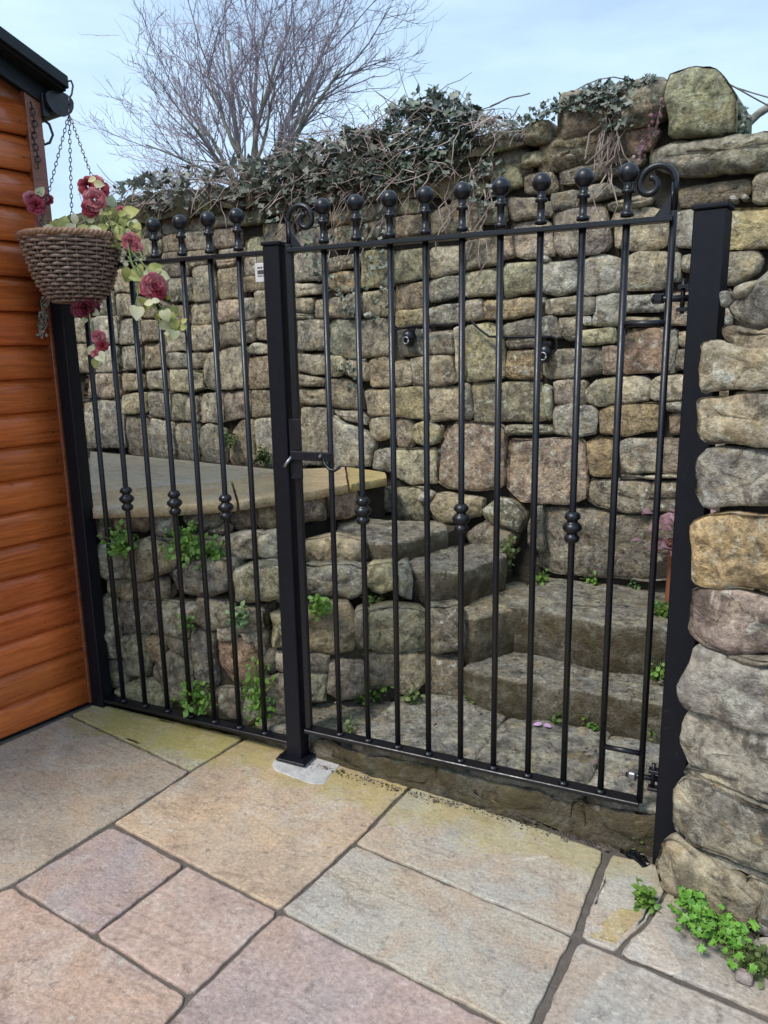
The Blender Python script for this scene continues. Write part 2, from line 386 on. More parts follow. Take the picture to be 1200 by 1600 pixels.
    for j in range(n): fs.append((k0 + j, k0 + (j + 1) % n, kc))
    fs.append(tuple(range(n - 1, -1, -1)))
    me = bpy.data.meshes.new(name); me.from_pydata([tuple(p - c) for p in vs], [], fs); me.update()
    me.materials.append(material)
    for p in me.polygons: p.use_smooth = True
    o = mesh_obj(name, me, parent, c); o.color = (*color, 1)
    return o
TINT = dict(g=(.20, .188, .158), b=(.27, .232, .165), o=(.37, .25, .115), d=(.10, .094, .086), p=(.255, .195, .162), l=(.33, .315, .265),
            G=(.225, .232, .165), r=(.23, .125, .085), n=(.165, .13, .092), m=(.21, .215, .12), y=(.36, .32, .17), w=(.5, .49, .45))
def tint(k):
    if k == '?': k = rnd.choice('gggbbbllGGpn')
    c = tuple(a * .58 + b_ * .42 for a, b_ in zip(TINT[k], (.27, .243, .19))); c = tuple(x * 1.2 for x in c); q = rnd.uniform(.84, 1.18); h = rnd.uniform(-.06, .06)
    return (c[0] * q * (1 + h), c[1] * q, c[2] * q * (1 - h))
def parse(txt):
    for ln in txt.strip().splitlines():
        ln = ln.split('#')[0].strip()
        if not ln: continue
        k, *nums = ln.split(); nums = [float(x) for x in nums]
        yield k, list(zip(nums[0::2], nums[1::2]))

# ------------------------------------------------------------------ ground
def sheet(name, poly, z, material, label=None):
    bm = bmesh.new(); bm.faces.new([bm.verts.new((x, y, z)) for x, y in poly]); return finish(name, bm, material)
g = sheet('ground', [(-300, -300), (300, -300), (300, 300), (-300, 300)], -.14, M['grass']); g['kind'] = 'structure'
# mortar bed under the slabs, tilted with the patio
bm = bmesh.new()
bed = [(-2.6, -4.2), (2.6, -4.2), (2.6, -.0), (1.2, -.0), (-.1, -.0), (-1.3, .02), (-2.6, .02)]
top = [bm.verts.new((x, y, gz(x) - .009)) for x, y in bed]; bot = [bm.verts.new((x, y, gz(x) - .09)) for x, y in bed]
bm.faces.new(top); bm.faces.new(bot[::-1])
for i in range(len(bed)): bm.faces.new((top[i], bot[i], bot[(i + 1) % len(bed)], top[(i + 1) % len(bed)]))
patio = finish('patio', bm, M['joint']); patio['kind'] = 'structure'

def slab(pts, color, parent, up=GN, thick=.035, name='paving_slab', gap=.006, material=None, proud=0.0):
    """a riven flagstone: uneven edge, slightly undulating top made of a grid of rings"""
    up = V(up); c = sum(pts, V()) / len(pts)
    ex = V((1, 0, 0)); ex = (ex - up * ex.dot(up)).normalized(); ey = up.cross(ex)
    p2 = [V(((p - c).dot(ex), (p - c).dot(ey))) for p in pts]
    ar = sum(p2[i].x * p2[(i + 1) % len(p2)].y - p2[(i + 1) % len(p2)].x * p2[i].y for i in range(len(p2)))
    if ar < 0: p2.reverse()
    # inset by the joint
    k = len(p2); q2 = []
    for i in range(k):
        a, p, b_ = p2[i - 1], p2[i], p2[(i + 1) % k]
        d1 = (p - a).normalized(); d2 = (b_ - p).normalized()
        n1 = V((-d1.y, d1.x)); n2 = V((-d2.y, d2.x)); bis = n1 + n2
        q2.append(p + bis * (gap / max(.25, bis.length_squared / 2)))
    per = sum((q2[i] - q2[i - 1]).length for i in range(k)); n = max(24, min(130, int(per / .022)))
    ol = round_poly(q2, .006, n); so_ = V((rnd.uniform(-50, 50), rnd.uniform(-50, 50), 3))
    c2 = sum(ol, V((0, 0))) / n
    def jit(p, amp):
        nv = noise.noise_vector(V((p.x, p.y, 0)) * 14 + so_) * amp * 1.3 + noise.noise_vector(V((p.x, p.y, 0)) * 55 + so_) * amp
        return p + V((nv.x, nv.y))
    ol = [jit(p, .0035) for p in ol]
    rings = [(ol, -thick), (ol, -.003), ([p + (c2 - p).normalized() * .0018 for p in ol], 0.0), ([p + (c2 - p).normalized() * .007 for p in ol], 0.0)]
    if thick < .02: rings = [(ol, -thick), (ol, -.003), ([p + (c2 - p).normalized() * .0022 for p in ol], 0.0)]
    for f_ in (.06, .2, .4, .65, .85): rings.append(([p + (c2 - p) * f_ for p in ol], 0.0))
    vs = []; fs = []
    for ri, (r, z) in enumerate(rings):
        for p in r:
            zz = z + (noise.noise(V((p.x * 3, p.y * 3, 0)) + so_) * .0022 + noise.noise(V((p.x * 11, p.y * 11, 0)) + so_) * .0012 if ri >= 2 else 0)
            vs.append(c + ex * p.x + ey * p.y + up * (zz + proud))
    for a in range(len(rings) - 1):
        for j in range(n): fs.append((a * n + j, a * n + (j + 1) % n, (a + 1) * n + (j + 1) % n, (a + 1) * n + j))
    vs.append(c + ex * c2.x + ey * c2.y + up * proud); kc = len(vs) - 1; k0 = (len(rings) - 1) * n
    for j in range(n): fs.append((k0 + j, k0 + (j + 1) % n, kc))
    fs.append(tuple(range(n - 1, -1, -1)))
    me = bpy.data.meshes.new(name); me.from_pydata([tuple(p - c) for p in vs], [], fs); me.update()
    me.materials.append(material or M['slab'])
    for p in me.polygons: p.use_smooth = True
    o = mesh_obj(name, me, parent, c); o.color = (*color, 1); return o
SL = dict(tan=(.42, .35, .28), yel=(.44, .39, .23), pink=(.475, .355, .30), ppl=(.42, .335, .315), org=(.50, .395, .295), gry=(.455, .425, .37), gr2=(.42, .385, .34), cre=(.48, .45, .40))
PAV = '''
tan 108 1117 298 1205 175 1286 18 1383 0 1391 -376 1557 -560 1556 -420 1450 0 1163
yel 150 1098 385 1152 298 1205 108 1117
org 385 1152 450 1166 500 1172 560 1193 642 1228 554 1318 438 1423 175 1286 298 1205
ppl 175 1288 292 1351 146 1462 18 1384
pink 292 1351 438 1423 298 1558 146 1462
pink 18 1384 146 1462 298 1558 100 1770 -380 1560 0 1392
ppl 438 1423 822 1620 700 1800 160 1710 298 1558
gry 554 1318 897 1463 822 1620 438 1423
gry 642 1228 720 1252 800 1278 880 1305 946 1330 897 1463 554 1318
gr2 903 1467 1290 1632 1150 1800 830 1621
'''
for k, pts in parse(PAV):
    slab([on_ground(*p) for p in pts], SL[k], patio, gap=.0065)
# the corner filled with offcuts and mortar
slab([on_ground(*p) for p in [(955, 1332), (1034, 1352), (1045, 1385), (1010, 1440), (962, 1486), (905, 1463)]], SL['cre'], patio, gap=.004)
slab([on_ground(*p) for p in [(1045, 1388), (1100, 1432), (1190, 1470), (1290, 1530), (1290, 1622), (966, 1488), (1012, 1442)]], SL['gr2'], patio, gap=.003)
slab([on_ground(*p) for p in [(966, 1416), (1010, 1424), (962, 1478), (916, 1462)]], (.46, .38, .20), patio, gap=.002, proud=.0015, thick=.01, name='flagstone_offcut')
slab([on_ground(*p) for p in [(1012, 1446), (1030, 1442), (1072, 1522), (1052, 1526), (968, 1490)]], (.56, .53, .48), patio, gap=.002, proud=.002, thick=.01, name='flagstone_offcut')
# further flags towards and behind the camera and to the side
for x0, x1, y0, y1, k in [(-1.0, -.2, -2.25, -1.53, 'tan'), (-1.9, -1.0, -2.4, -1.66, 'pink'), (-1.9, -1.0, -3.2, -2.4, 'gry'), (-.2, .6, -2.3, -1.62, 'gry'), (.6, 1.5, -2.3, -1.75, 'pink'), (1.5, 2.5, -2.3, -1.5, 'gr2'), (-1.0, .1, -3.1, -2.3, 'org'), (.1, 1.2, -3.1, -2.35, 'ppl'), (1.2, 2.5, -3.1, -2.35, 'tan'), (-1.0, .3, -4.1, -3.15, 'gr2'), (.3, 1.4, -4.1, -3.15, 'pink'), (1.4, 2.5, -4.1, -3.15, 'gry')]:
    slab([V((x, y, gz(x))) for x, y in [(x0, y0), (x1, y0), (x1, y1), (x0, y1)]], SL[k], patio, gap=.008)
# ring of fresh concrete where the middle post was set
pts = [on_ground(*p) for p in [(424, 1192), (432, 1184), (450, 1180), (484, 1176), (512, 1182), (534, 1193), (526, 1204), (514, 1214), (508, 1226), (486, 1226), (464, 1219), (446, 1211), (428, 1204)]]
slab(pts, (.5, .49, .47), patio, gap=.001, proud=.0025, thick=.006, name='concrete_patch', material=M['concrete'])
slab([on_ground(*p) for p in [(752, 1345), (850, 1337), (866, 1338), (852, 1341), (790, 1348), (750, 1349)]], (.58, .53, .47), patio, gap=.001, proud=.0010, thick=.004, name='mortar_smear')

# ------------------------------------------------------------------ back wall of coursed rubble
WO = V((0, 1.24, 0)); WT = V((1, -.16, 0)).normalized(); WN = V((-.16, -1, 0)).normalized()
def on_wall(px, py): return on_plane(px, py, WO, WN)
wall = thing('stone_wall', 'tall old rubble stone wall with lichen behind the gate, topped by ivy and dead stems', 'stone wall', (0, 1.4, 0))
core = [WO + WT * -3.4 - WN * .05, WO + WT * 2.4 - WN * .05, WO + WT * 2.4 - WN * .50, WO + WT * -3.4 - WN * .50]
bm = prism([(p.x, p.y) for p in core], -.14, 2.20); finish('mortar_core', bm, M['mortar'], wall)
capc = [WO + WT * -3.4 - WN * .06, WO + WT * .98 - WN * .06, WO + WT * .98 - WN * .46, WO + WT * -3.4 - WN * .46]
bm = prism([(p.x, p.y) for p in capc], 2.19, 2.335); finish('mortar_core', bm, M['mortar'], wall)
WALL = '''
? 128 626 185 624 193 648 196 700 135 700
? 196 650 229 649 236 718 198 708
? 234 655 268 659 272 720 238 716
? 272 660 305 662 309 724 274 721
g 312 668 325 662 348 672 350 726 312 724
? 364 672 376 656 393 655 397 730 356 728
? 394 655 428 652 440 690 434 732 398 730
? 190 616 224 614 228 645 192 648
g 230 612 262 612 266 655 234 650
? 266 614 292 618 290 657 268 655
l 292 624 305 618 307 658 291 657
l 308 616 345 613 348 660 312 660
? 350 611 388 610 390 650 352 658
b 391 610 436 609 438 648 392 652
? 134 585 184 584 186 620 170 624 130 620
b 186 583 218 585 222 607 192 612
? 226 580 256 579 260 609 228 606
? 264 577 316 580 318 606 300 613 266 611
g 320 550 338 547 342 610 318 606
b 343 543 382 540 386 606 345 608
n 390 560 430 556 438 606 390 606
l 388 545 398 536 436 540 434 553 390 552
? 112 537 148 537 148 583 110 583
l 150 545 180 540 183 581 150 583
? 187 541 218 540 220 575 190 579
? 223 536 256 534 260 574 226 576
g 262 552 296 552 298 574 264 576
b 298 552 322 548 318 574 299 576
? 100 498 145 497 146 535 100 535
l 147 495 180 494 184 536 150 536
? 187 498 217 497 220 538 188 538
? 222 500 252 502 255 532 224 534
? 257 515 290 518 292 547 260 550
l 299 510 332 508 336 545 302 548
? 341 506 376 502 382 536 343 541
g 382 502 396 500 398 532 384 536
b 400 498 436 497 436 535 404 530
? 110 458 142 456 144 494 110 494
? 144 456 172 452 175 492 146 494
? 178 458 208 460 212 492 182 494
? 212 462 264 470 268 496 214 496
? 268 478 290 476 292 508 270 510
b 296 474 332 473 334 506 298 508
? 339 469 374 466 377 500 341 504
? 380 466 399 465 398 498 383 500
l 400 455 436 452 438 494 400 495
? 140 420 174 418 174 450 140 452
? 176 420 200 420 202 456 178 456
? 204 420 256 424 262 466 206 458
? 264 436 294 432 300 470 268 474
b 302 418 324 414 332 450 330 470 304 472
b 338 422 372 414 376 464 341 467
n 380 433 436 430 436 450 382 456
? 254 396 290 394 294 430 258 434
? 292 393 326 390 328 412 296 416
? 336 404 372 402 372 411 340 419
g 380 402 430 398 430 427 380 429
? 150 386 218 382 250 402 256 420 150 416
? 218 374 252 374 252 396 222 400
n 254 368 288 366 288 392 256 394
l 289 362 326 360 328 388 292 391
p 334 358 368 354 370 384 336 388
? 340 390 376 386 376 400 342 402
m 380 372 420 368 440 394 382 398
g 410 350 452 348 454 386 430 390 412 372
? 150 356 200 352 216 370 214 380 150 384
? 202 352 250 348 252 371 204 372
? 254 346 290 342 290 362 256 366
? 292 340 326 336 328 358 292 360
? 330 336 366 332 368 352 332 356
m 370 330 406 326 408 346 372 352
n 150 330 200 326 200 350 150 354
n 202 328 260 320 262 344 204 349
n 264 318 320 312 324 335 266 342
m 326 310 390 302 392 328 330 334
n 394 302 450 292 452 322 396 326
d 456 330 508 326 508 348 460 360
l 464 500 506 499 507 547 466 546
G 514 499 556 497 558 562 540 560 516 552
n 563 500 604 498 605 555 566 560
l 455 490 484 491 484 498 455 498
b 460 554 510 554 510 585 484 585 460 576
G 512 556 534 558 536 580 528 588 512 588
l 462 584 505 592 504 603 462 604
b 464 608 506 607 508 633 466 632
? 538 564 574 566 576 594 560 596 540 586
g 508 594 536 592 560 610 562 640 525 638 510 630
b 578 562 600 556 612 570 614 604 580 604
b 616 564 640 562 642 600 618 604
b 642 562 660 558 704 554 712 598 680 604 646 602
b 570 610 608 608 610 648 576 650
y 614 607 660 605 664 655 616 650
b 668 606 716 604 718 655 672 658
g 722 600 732 598 735 655 722 656
G 737 598 840 596 846 610 852 658 742 660
G 846 600 861 606 862 656 855 656
y 618 486 664 482 664 506 618 510
g 670 480 716 474 720 504 672 508
d 622 514 666 514 668 556 624 556
g 670 520 704 516 708 550 674 554
l 709 512 722 508 724 592 713 596
y 728 508 760 504 782 510 786 590 730 596
g 470 637 514 637 518 727 470 727
l 520 642 560 642 572 664 540 658
l 518 648 536 662 570 674 582 690 576 730 519 728
b 576 654 612 650 614 682 590 690 580 680
p 618 654 640 655 646 680 640 700 618 698
y 646 664 664 658 688 666 684 692 664 698 648 690
g 584 704 610 700 612 738 582 734
G 614 702 676 700 682 754 640 758 614 742
p 700 668 712 660 776 661 786 668 786 760 760 766 700 763 684 750 686 702
G 788 666 800 664 862 665 866 678 788 681
p 797 687 905 685 914 692 914 778 890 788 815 784 794 764
o 917 690 932 682 956 686 958 745 922 744
l 968 690 980 686 1028 686 1030 738 972 740
p 1034 686 1090 684 1090 740 1036 740
g 966 743 1090 744 1090 749 968 748
n 920 751 1090 755 1090 800 976 802 930 790 916 779
d 838 795 930 796 960 806 1090 808 1090 905 1010 908 862 897 836 882
l 866 636 890 630 926 634 932 650 930 678 900 684 868 676
o 936 642 960 632 1028 630 1034 640 1030 672 980 680 940 678
p 1046 648 1064 644 1090 646 1090 678 1050 680
g 1040 629 1090 628 1090 642 1046 643
? 724 470 750 468 754 498 724 502
o 756 470 832 466 836 490 800 497 758 500
d 788 506 836 498 838 526 790 528
d 844 496 868 494 874 510 878 528 846 526
d 876 498 900 494 904 528 890 534 882 528
d 790 530 838 530 838 544 795 545
o 792 548 838 546 840 594 790 592
b 872 546 936 542 940 584 904 590 860 592 848 584 850 552
b 852 468 900 462 902 490 854 492
d 906 464 930 464 926 490 906 492
l 932 462 968 458 970 508 926 510
l 976 462 1030 460 1038 474 1034 486 976 488
b 976 496 1028 496 1026 508 978 510
y 908 518 958 512 960 536 910 540
p 942 542 962 540 964 584 944 584
r 974 516 1038 512 1040 582 976 584
g 1044 516 1056 514 1054 582 1042 582
p 866 596 898 592 900 630 868 634
G 916 612 930 594 962 588 962 630 930 636 914 626
l 968 590 1010 588 1016 602 1012 624 970 632
l 1018 594 1032 586 1090 586 1090 624 1018 626
b 901 596 914 594 912 634 902 634
G 748 318 784 312 790 344 752 350
g 792 306 856 314 862 338 800 346
g 860 302 900 296 902 322 864 328
l 906 294 950 286 972 300 940 312 910 318
b 948 318 1000 306 1018 310 1010 321 954 328
p 866 330 900 324 944 318 952 380 940 394 880 402 868 390
b 958 332 976 326 1010 323 1036 328 1046 340 1036 384 1000 392 962 386
p 800 350 850 344 860 350 862 398 820 404 802 398
b 726 376 776 369 778 412 728 422
p 778 364 798 362 800 402 780 406
G 724 426 774 418 776 460 728 464
y 788 412 836 408 838 456 788 464
l 842 412 898 404 900 452 870 464 846 456
l 908 408 940 396 968 404 970 452 912 460
b 976 404 1000 394 1044 394 1046 440 1030 452 980 454
o 512 334 530 322 552 332 550 348 530 354 514 348
l 462 364 500 354 504 382 464 388
b 512 358 556 352 558 378 514 384
d 564 350 614 340 616 366 564 376
m 624 312 652 310 654 330 620 334
n 620 340 662 334 664 366 620 372
n 674 330 718 318 720 362 676 366
l 460 396 504 396 506 436 460 438
b 512 404 556 398 558 418 514 424
o 514 428 556 424 558 452 530 458 514 450
l 460 442 500 444 500 458 460 462
b 460 466 486 466 486 488 460 488
g 490 468 536 464 538 496 490 496
g 540 462 558 458 558 494 542 496
m 564 394 608 390 610 446 566 450
G 564 456 608 452 610 494 566 496
m 616 392 662 388 664 434 618 442
n 616 446 664 440 664 478 618 484
b 670 388 718 382 722 422 672 434
d 670 440 718 430 722 462 672 472
b 740 214 810 198 812 230 770 240 740 248
g 852 242 870 230 930 220 938 232 916 246 858 256
G 816 240 846 238 850 254 818 264
r 968 208 1020 194 1028 202 1012 232 970 242
n 816 270 860 266 866 290 860 302 820 302
n 874 266 940 252 1000 240 1004 252 960 272 876 288
m 766 258 806 252 812 288 770 302
n 940 212 964 208 966 236 944 240
b 1066 398 1094 396 1092 424 1066 424
g 1056 332 1092 326 1128 326 1128 386 1056 386
y 1132 328 1290 320 1290 382 1132 390
b 1100 398 1180 390 1190 402 1184 424 1150 444 1098 446
l 1052 394 1061 394 1059 440 1050 440
p 1050 456 1140 452 1140 508 1046 508
b 1060 520 1120 516 1120 544 1060 542
b 1058 546 1120 548 1120 580 1056 576
? 1096 586 1160 586 1160 624 1096 626
? 1096 630 1160 630 1160 678 1096 680
? 1096 684 1160 684 1160 740 1096 742
? 1096 750 1160 752 1160 802 1096 802
d 1096 808 1180 810 1180 905 1096 905
n 1058 292 1168 277 1174 285 1170 304 1130 314 1064 323
b 1178 276 1192 267 1290 264 1290 314 1176 317
w 1143 310 1150 307 1154 313 1148 317
w 1158 305 1166 303 1170 310 1162 313
w 842 467 848 465 850 474 843 476
w 910 495 920 494 921 506 912 507
w 846 402 853 400 855 407 848 409
n 470 292 530 286 532 312 472 322
m 536 290 600 278 604 310 540 320
m 606 276 680 264 682 306 608 310
m 684 264 758 250 760 304 686 310
n 626 246 700 230 704 258 622 272
m 704 226 738 218 758 246 706 256
n 440 262 530 252 534 282 440 290
n 540 248 620 238 622 270 540 284
n 706 312 746 310 748 366 724 372
n 560 318 616 316 618 336 560 346
'''
for k, pts in parse(WALL):
    hgt = min(p[1] for p in pts); big = max(p[0] for p in pts) - min(p[0] for p in pts) > 85
    stone('stone', [on_wall(*p) for p in pts], WN, .10, M['stone'], tint(k), wall,
          bulge=rnd.uniform(.005, .015), rr=rnd.uniform(.004, .014), edge=.009, proud=rnd.uniform(-.010, .012), rough=.006, growx=.004)
# rubble at the wall's foot
for k, pts in parse('''
g 578 768 610 762 613 796 588 797
G 616 765 664 762 668 812 620 814
b 674 790 692 772 752 780 750 806 690 818
m 756 798 780 780 806 786 822 806 816 828 780 826
n 734 832 760 814 806 830 804 854 740 857
d 836 796 846 790 850 860 832 850
w 660 772 668 768 676 774 668 786
'''): stone('stone', [on_wall(*p) + WN * .03 for p in pts], WN, .14, M['stone_moss'], tint(k), wall, bulge=.03, rr=.015, rough=.012, edge=.016, grow=.011, facet=.35)
# coping course
for k, pts in parse('''
n 818 202 830 192 862 188 864 224 822 228
n 874 152 950 136 956 206 874 226
n 953 134 1044 120 1047 166 1030 190 960 206
g 1018 240 1050 223 1150 212 1290 196 1290 254 1060 276 1020 264
'''): stone('coping_stone', [on_wall(*p) + WN * .03 for p in pts], WN, .44, M['stone_moss'], tint(k), wall, bulge=.03, rr=.035, rough=.013, edge=.03)
stone('coping_stone', [on_wall(*p) + WN * .045 for p in [(1048, 122), (1070, 113), (1094, 107), (1112, 110), (1132, 122), (1153, 150), (1150, 206), (1100, 214), (1048, 217)]], WN, .40, M['stone_moss'], (.29, .29, .19), wall, bulge=.022, rr=.008, rough=.010, edge=.010, facet=.35)
for i in range(9):                                   # coping that runs on under the ivy and brambles
    x0 = -2.9 + i * .41; x1 = x0 + .39
    pts = [WO + WT * x + V((0, 0, z)) + WN * .0 for x, z in [(x0, 2.22), (x1, 2.22), (x1 - .02, 2.345 + rnd.uniform(-.02, .02)), (x0 + .02, 2.345)]]
    stone('coping_stone', pts, WN, .42, M['stone_moss'], tint('n'), wall, bulge=.02, rr=.035, rough=.013)

# ------------------------------------------------------------------ terrace, retaining wall and steps
PT = [V((-1.16, .05, 0)), V((-.907, .13, 0)), V((-.711, .28, 0)), V((-.50, .60, 0)), V((-.29, 1.12, 0))]
def seg_plane(a, b_):
    t = (b_ - a).normalized(); n_ = V((t.y, -t.x, 0)); return a, n_
soil_polys = [([(-1.19, .095), (-.40, .170), (.27, .555), (.40, .80), (.42, 1.3), (-.3, 1.4), (-3.2, 1.7), (-3.2, .5)], -.1, .42),
              ([(-1.19, .14), (-.75, .23), (-.44, .40), (.02, .62), (.24, .80), (.30, 1.2), (-1.15, 1.45)], .42, .565),
              ([(-1.17, .17), (-.9, .24), (-.7, .37), (-.46, .68), (-.10, .70), (.02, .95), (.06, 1.24), (-1.1, 1.4)], .565, .655)]
steps = thing('stone_steps', 'worn mossy stone steps turning left up to the terrace behind the gate', 'steps', (.5, .5, .0))
for i, (poly, z0, z1) in enumerate(soil_polys): finish('earth_fill', prism(poly, z0, z1), M['soil'], steps)
finish('earth_fill', prism([(-.45, .03), (1.5, .03), (1.5, 1.2), (.3, 1.24), (-.45, .8)], -.13, .06), M['soil'], steps)
finish('earth_fill', prism([(.30, .86), (1.5, .86), (1.5, 1.2), (.3, 1.3)], .06, .40), M['soil'], steps)
def block(poly, ztop, zbot, color, name='step', material=None, rr=.03, edge=.022, rough=.010, bulge=.008, parent=None, grow=.008):
    pts = [V((p[0], p[1], ztop - bulge)) for p in poly]
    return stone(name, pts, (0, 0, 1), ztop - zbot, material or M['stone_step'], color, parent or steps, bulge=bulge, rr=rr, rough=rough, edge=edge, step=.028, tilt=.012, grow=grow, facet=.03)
def zpts(z, *pp): return [on_z(px, py, z)[:2] for px, py in pp]
# first tread: three flat stones just behind the gate, kerb stones below them
block([(-.40, .035), (.02, .03), (.04, .42), (-.12, .36), (-.30, .24)], .095, -.1, (.21, .20, .165), rr=.03)
block([(.03, .032), (.47, .03), (.50, .50), (.26, .56), (.06, .44)], .12, -.1, (.27, .258, .225), rr=.03)
block([(.48, .03), (.86, .03), (.88, .47), (.51, .50)], .118, -.1, (.265, .253, .218), rr=.03)
block([(.87, .03), (1.35, .03), (1.36, .50), (.89, .47)], .112, -.1, (.33, .32, .29), rr=.03)
for xs, c in [((-.12, .0, .14, .29, .40), (.115, .108, .09)), ((.39, .55, .70, .86), (.12, .112, .095)), ((.85, 1.0, 1.22), (.105, .098, .08))]:
    pts = [V((x, .006, gz(x) - .06)) for x in xs] + [V((x, .006, .078 + rnd.uniform(-.022, .014))) for x in xs[::-1]]
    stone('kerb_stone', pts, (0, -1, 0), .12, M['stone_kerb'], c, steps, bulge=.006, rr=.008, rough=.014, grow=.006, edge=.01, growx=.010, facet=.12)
# second step
block([(.30, .47), (.40, .435), (.52, .425), (.73, .436), (1.06, .426), (1.40, .43), (1.40, .82), (.46, .82), (.32, .66)], .262, .05, (.27, .252, .21), rr=.03)
# third step / landing
block([(.405, .67), (.468, .722), (.67, .672), (.835, .632), (1.06, .665), (1.5, .68), (1.5, 1.1), (.84, 1.17), (.42, 1.2)], .462, .19, (.27, .252, .205), rr=.02)
block([(.16, .60), (.33, .53), (.46, .715), (.41, 1.1), (.20, .98)], .452, .10, (.29, .25, .18), rr=.03, grow=.004)
# fourth and fifth steps
block(zpts(.61, (630, 884), (665, 893), (716, 893), (764, 875), (790, 868), (792, 850), (738, 848), (664, 856)), .615, .44, (.255, .235, .195), rr=.03)
block(zpts(.70, (527, 836), (575, 845), (605, 851), (662, 838), (700, 827), (694, 817), (610, 812), (530, 812)), .705, .55, (.25, .23, .19), rr=.03)
ret = thing('retaining_wall', 'low rockery of rough stones holding up the terrace behind the fence panel', 'retaining wall', (-.6, .3, 0))
TOPROW = '''
n 147 800 170 800 172 844 150 846
r 172 800 230 802 228 834 176 832
p 232 806 272 806 276 838 236 840
d 286 804 320 799 350 798 352 816 325 832 290 824
n 326 828 352 816 366 822 366 838 330 840
r 366 794 404 788 408 830 368 830
o 406 788 436 782 438 830 410 828
r 458 782 518 772 518 814 460 818
r 522 770 560 762 572 790 560 808 526 814
'''
for k, pts in parse(TOPROW):
    mx_ = sum(p[0] for p in pts) / len(pts)
    i = 0 if mx_ < 232 else 1 if mx_ < 325 else 2 if mx_ < 440 else 3
    P, n_ = seg_plane(PT[i], PT[i + 1])
    stone('stone', [on_plane(*p, P, n_) - n_ * .02 for p in pts], n_, .12, M['stone_moss'], tint(k), ret, bulge=.025, rr=.03, rough=.01)
LOWA = (V((-1.16, .06, 0)), V((-.40, .14, 0))); LOWB = (V((-.40, .14, 0)), V((.30, .52, 0)))
MID1 = (V((-.78, .18, 0)), V((-.40, .31, 0))); MID2 = (V((-.45, .33, 0)), V((.05, .50, 0))); MID3 = (V((-.5, .47, 0)), V((-.05, .56, 0)))
ROWS = [(LOWA, .03, '''
g 152 850 188 846 196 902 160 905
b 196 856 230 846 262 852 280 872 262 895 222 906 196 904
d 266 892 290 882 350 878 364 895 355 922 320 934 280 924
G 368 888 390 884 440 888 440 938 372 938
b 168 906 222 908 262 900 264 935 200 938 172 930
p 186 936 250 932 252 990 192 992
G 256 940 286 945 290 998 262 990
w 278 944 308 942 306 970 292 970
b 310 936 360 946 360 980 330 985 312 975
g 160 930 182 936 186 1030 164 1030
G 192 996 226 996 226 1056 198 1055
o 228 998 254 996 252 1034 232 1032
g 262 992 292 1000 292 1030 264 1012
b 242 1040 262 1018 296 1035 298 1095 270 1100 240 1062
g 302 988 330 990 334 1072 306 1072
r 340 1002 400 998 408 1050 400 1072 362 1072 342 1030
b 338 975 366 975 368 996 340 998
y 422 960 444 955 450 1015 430 1012
g 374 950 408 950 410 985 378 988
g 374 986 412 988 418 1020 410 1024 402 998
y 180 1080 210 1068 246 1068 264 1087 262 1112 200 1104
d 166 1036 188 1036 192 1077 168 1082
n 344 1078 374 1078 376 1127 346 1122
g 380 1076 410 1078 414 1136 384 1132
l 434 1022 456 1020 456 1052 434 1050
n 414 1056 456 1056 470 1120 418 1130
n 300 1078 340 1078 342 1120 300 1108
g 410 1016 430 1018 430 1052 412 1050
'''), (MID1, .03, '''
g 344 844 370 836 404 836 408 868 372 874 346 866
l 406 838 440 832 442 874 410 872
g 284 842 340 846 342 876 292 880
'''), (MID3, .035, '''
b 470 850 520 840 563 848 565 878 530 886 472 880
'''), (MID2, .035, '''
g 474 888 540 884 572 890 572 920 550 934 474 934
y 575 888 612 882 620 918 590 928 576 922
g 622 886 634 884 640 936 622 930
'''), (LOWB, .03, '''
b 476 957 520 952 545 954 556 977 550 1015 520 1022 476 1020
g 560 962 574 958 576 1012 560 1014
G 578 958 614 952 664 957 666 1014 600 1018 578 1010
n 672 952 722 950 728 1000 722 1020 676 1020
n 476 1028 512 1026 512 1046 478 1048
G 478 1052 510 1050 506 1092 480 1096
p 514 1038 540 1036 568 1040 566 1087 530 1094 514 1082
n 572 1026 616 1022 616 1072 576 1077
b 622 1022 664 1020 668 1062 645 1084 622 1082
n 672 1028 720 1032 728 1094 676 1086
''')]
for (A, B), bl, txt in ROWS:
    P, n_ = seg_plane(A, B)
    for k, pts in parse(txt):
        stone('stone', [on_plane(*p, P, n_) for p in pts], n_, .13, M['stone_moss'], tint(k), ret, bulge=rnd.uniform(bl - .018, bl + .004), rr=rnd.uniform(.006, .016), rough=.012, edge=.014, facet=.3, growx=.004, grow=.008, proud=rnd.uniform(-.01, .015))
# terrace paving
terrace = thing('terrace', 'raised terrace of buff and grey flagstones behind the fence panel', 'terrace', (-1.2, 1.0, .8))
TPOLY = [(-1.14, .06), (-.907, .16), (-.70, .30), (-.49, .62), (-.31, 1.12), (-.30, 1.26), (-3.2, 1.73), (-3.2, .46), (-1.3, .22)]
finish('earth_fill', prism([(x - (.09 if x > -.6 else .02), y + (.06 if y < 1.1 else 0)) for x, y in TPOLY], .655, .855), M['mortar'], terrace)
def tz(*pp): return [on_z(px, py, .892) for px, py in pp]
for k, c, pp in [(0, (.60, .455, .26), ((143, 796), (235, 793), (330, 788), (372, 784), (362, 752), (280, 757), (190, 765), (140, 772))),
                 (1, (.61, .465, .27), ((372, 784), (430, 776), (480, 769), (545, 757), (540, 729), (440, 734), (362, 752))),
                 (2, (.50, .40, .18), ((545, 757), (606, 746), (604, 738), (540, 729))),
                 (3, (.58, .49, .35), ((140, 772), (190, 765), (280, 757), (362, 752), (440, 734), (330, 724), (307, 721), (140, 705)))]:
    slab(tz(*pp), c, terrace, up=V((0, 0, 1)), thick=.04, name='flagstone', gap=.005, material=M['slab_terrace'])
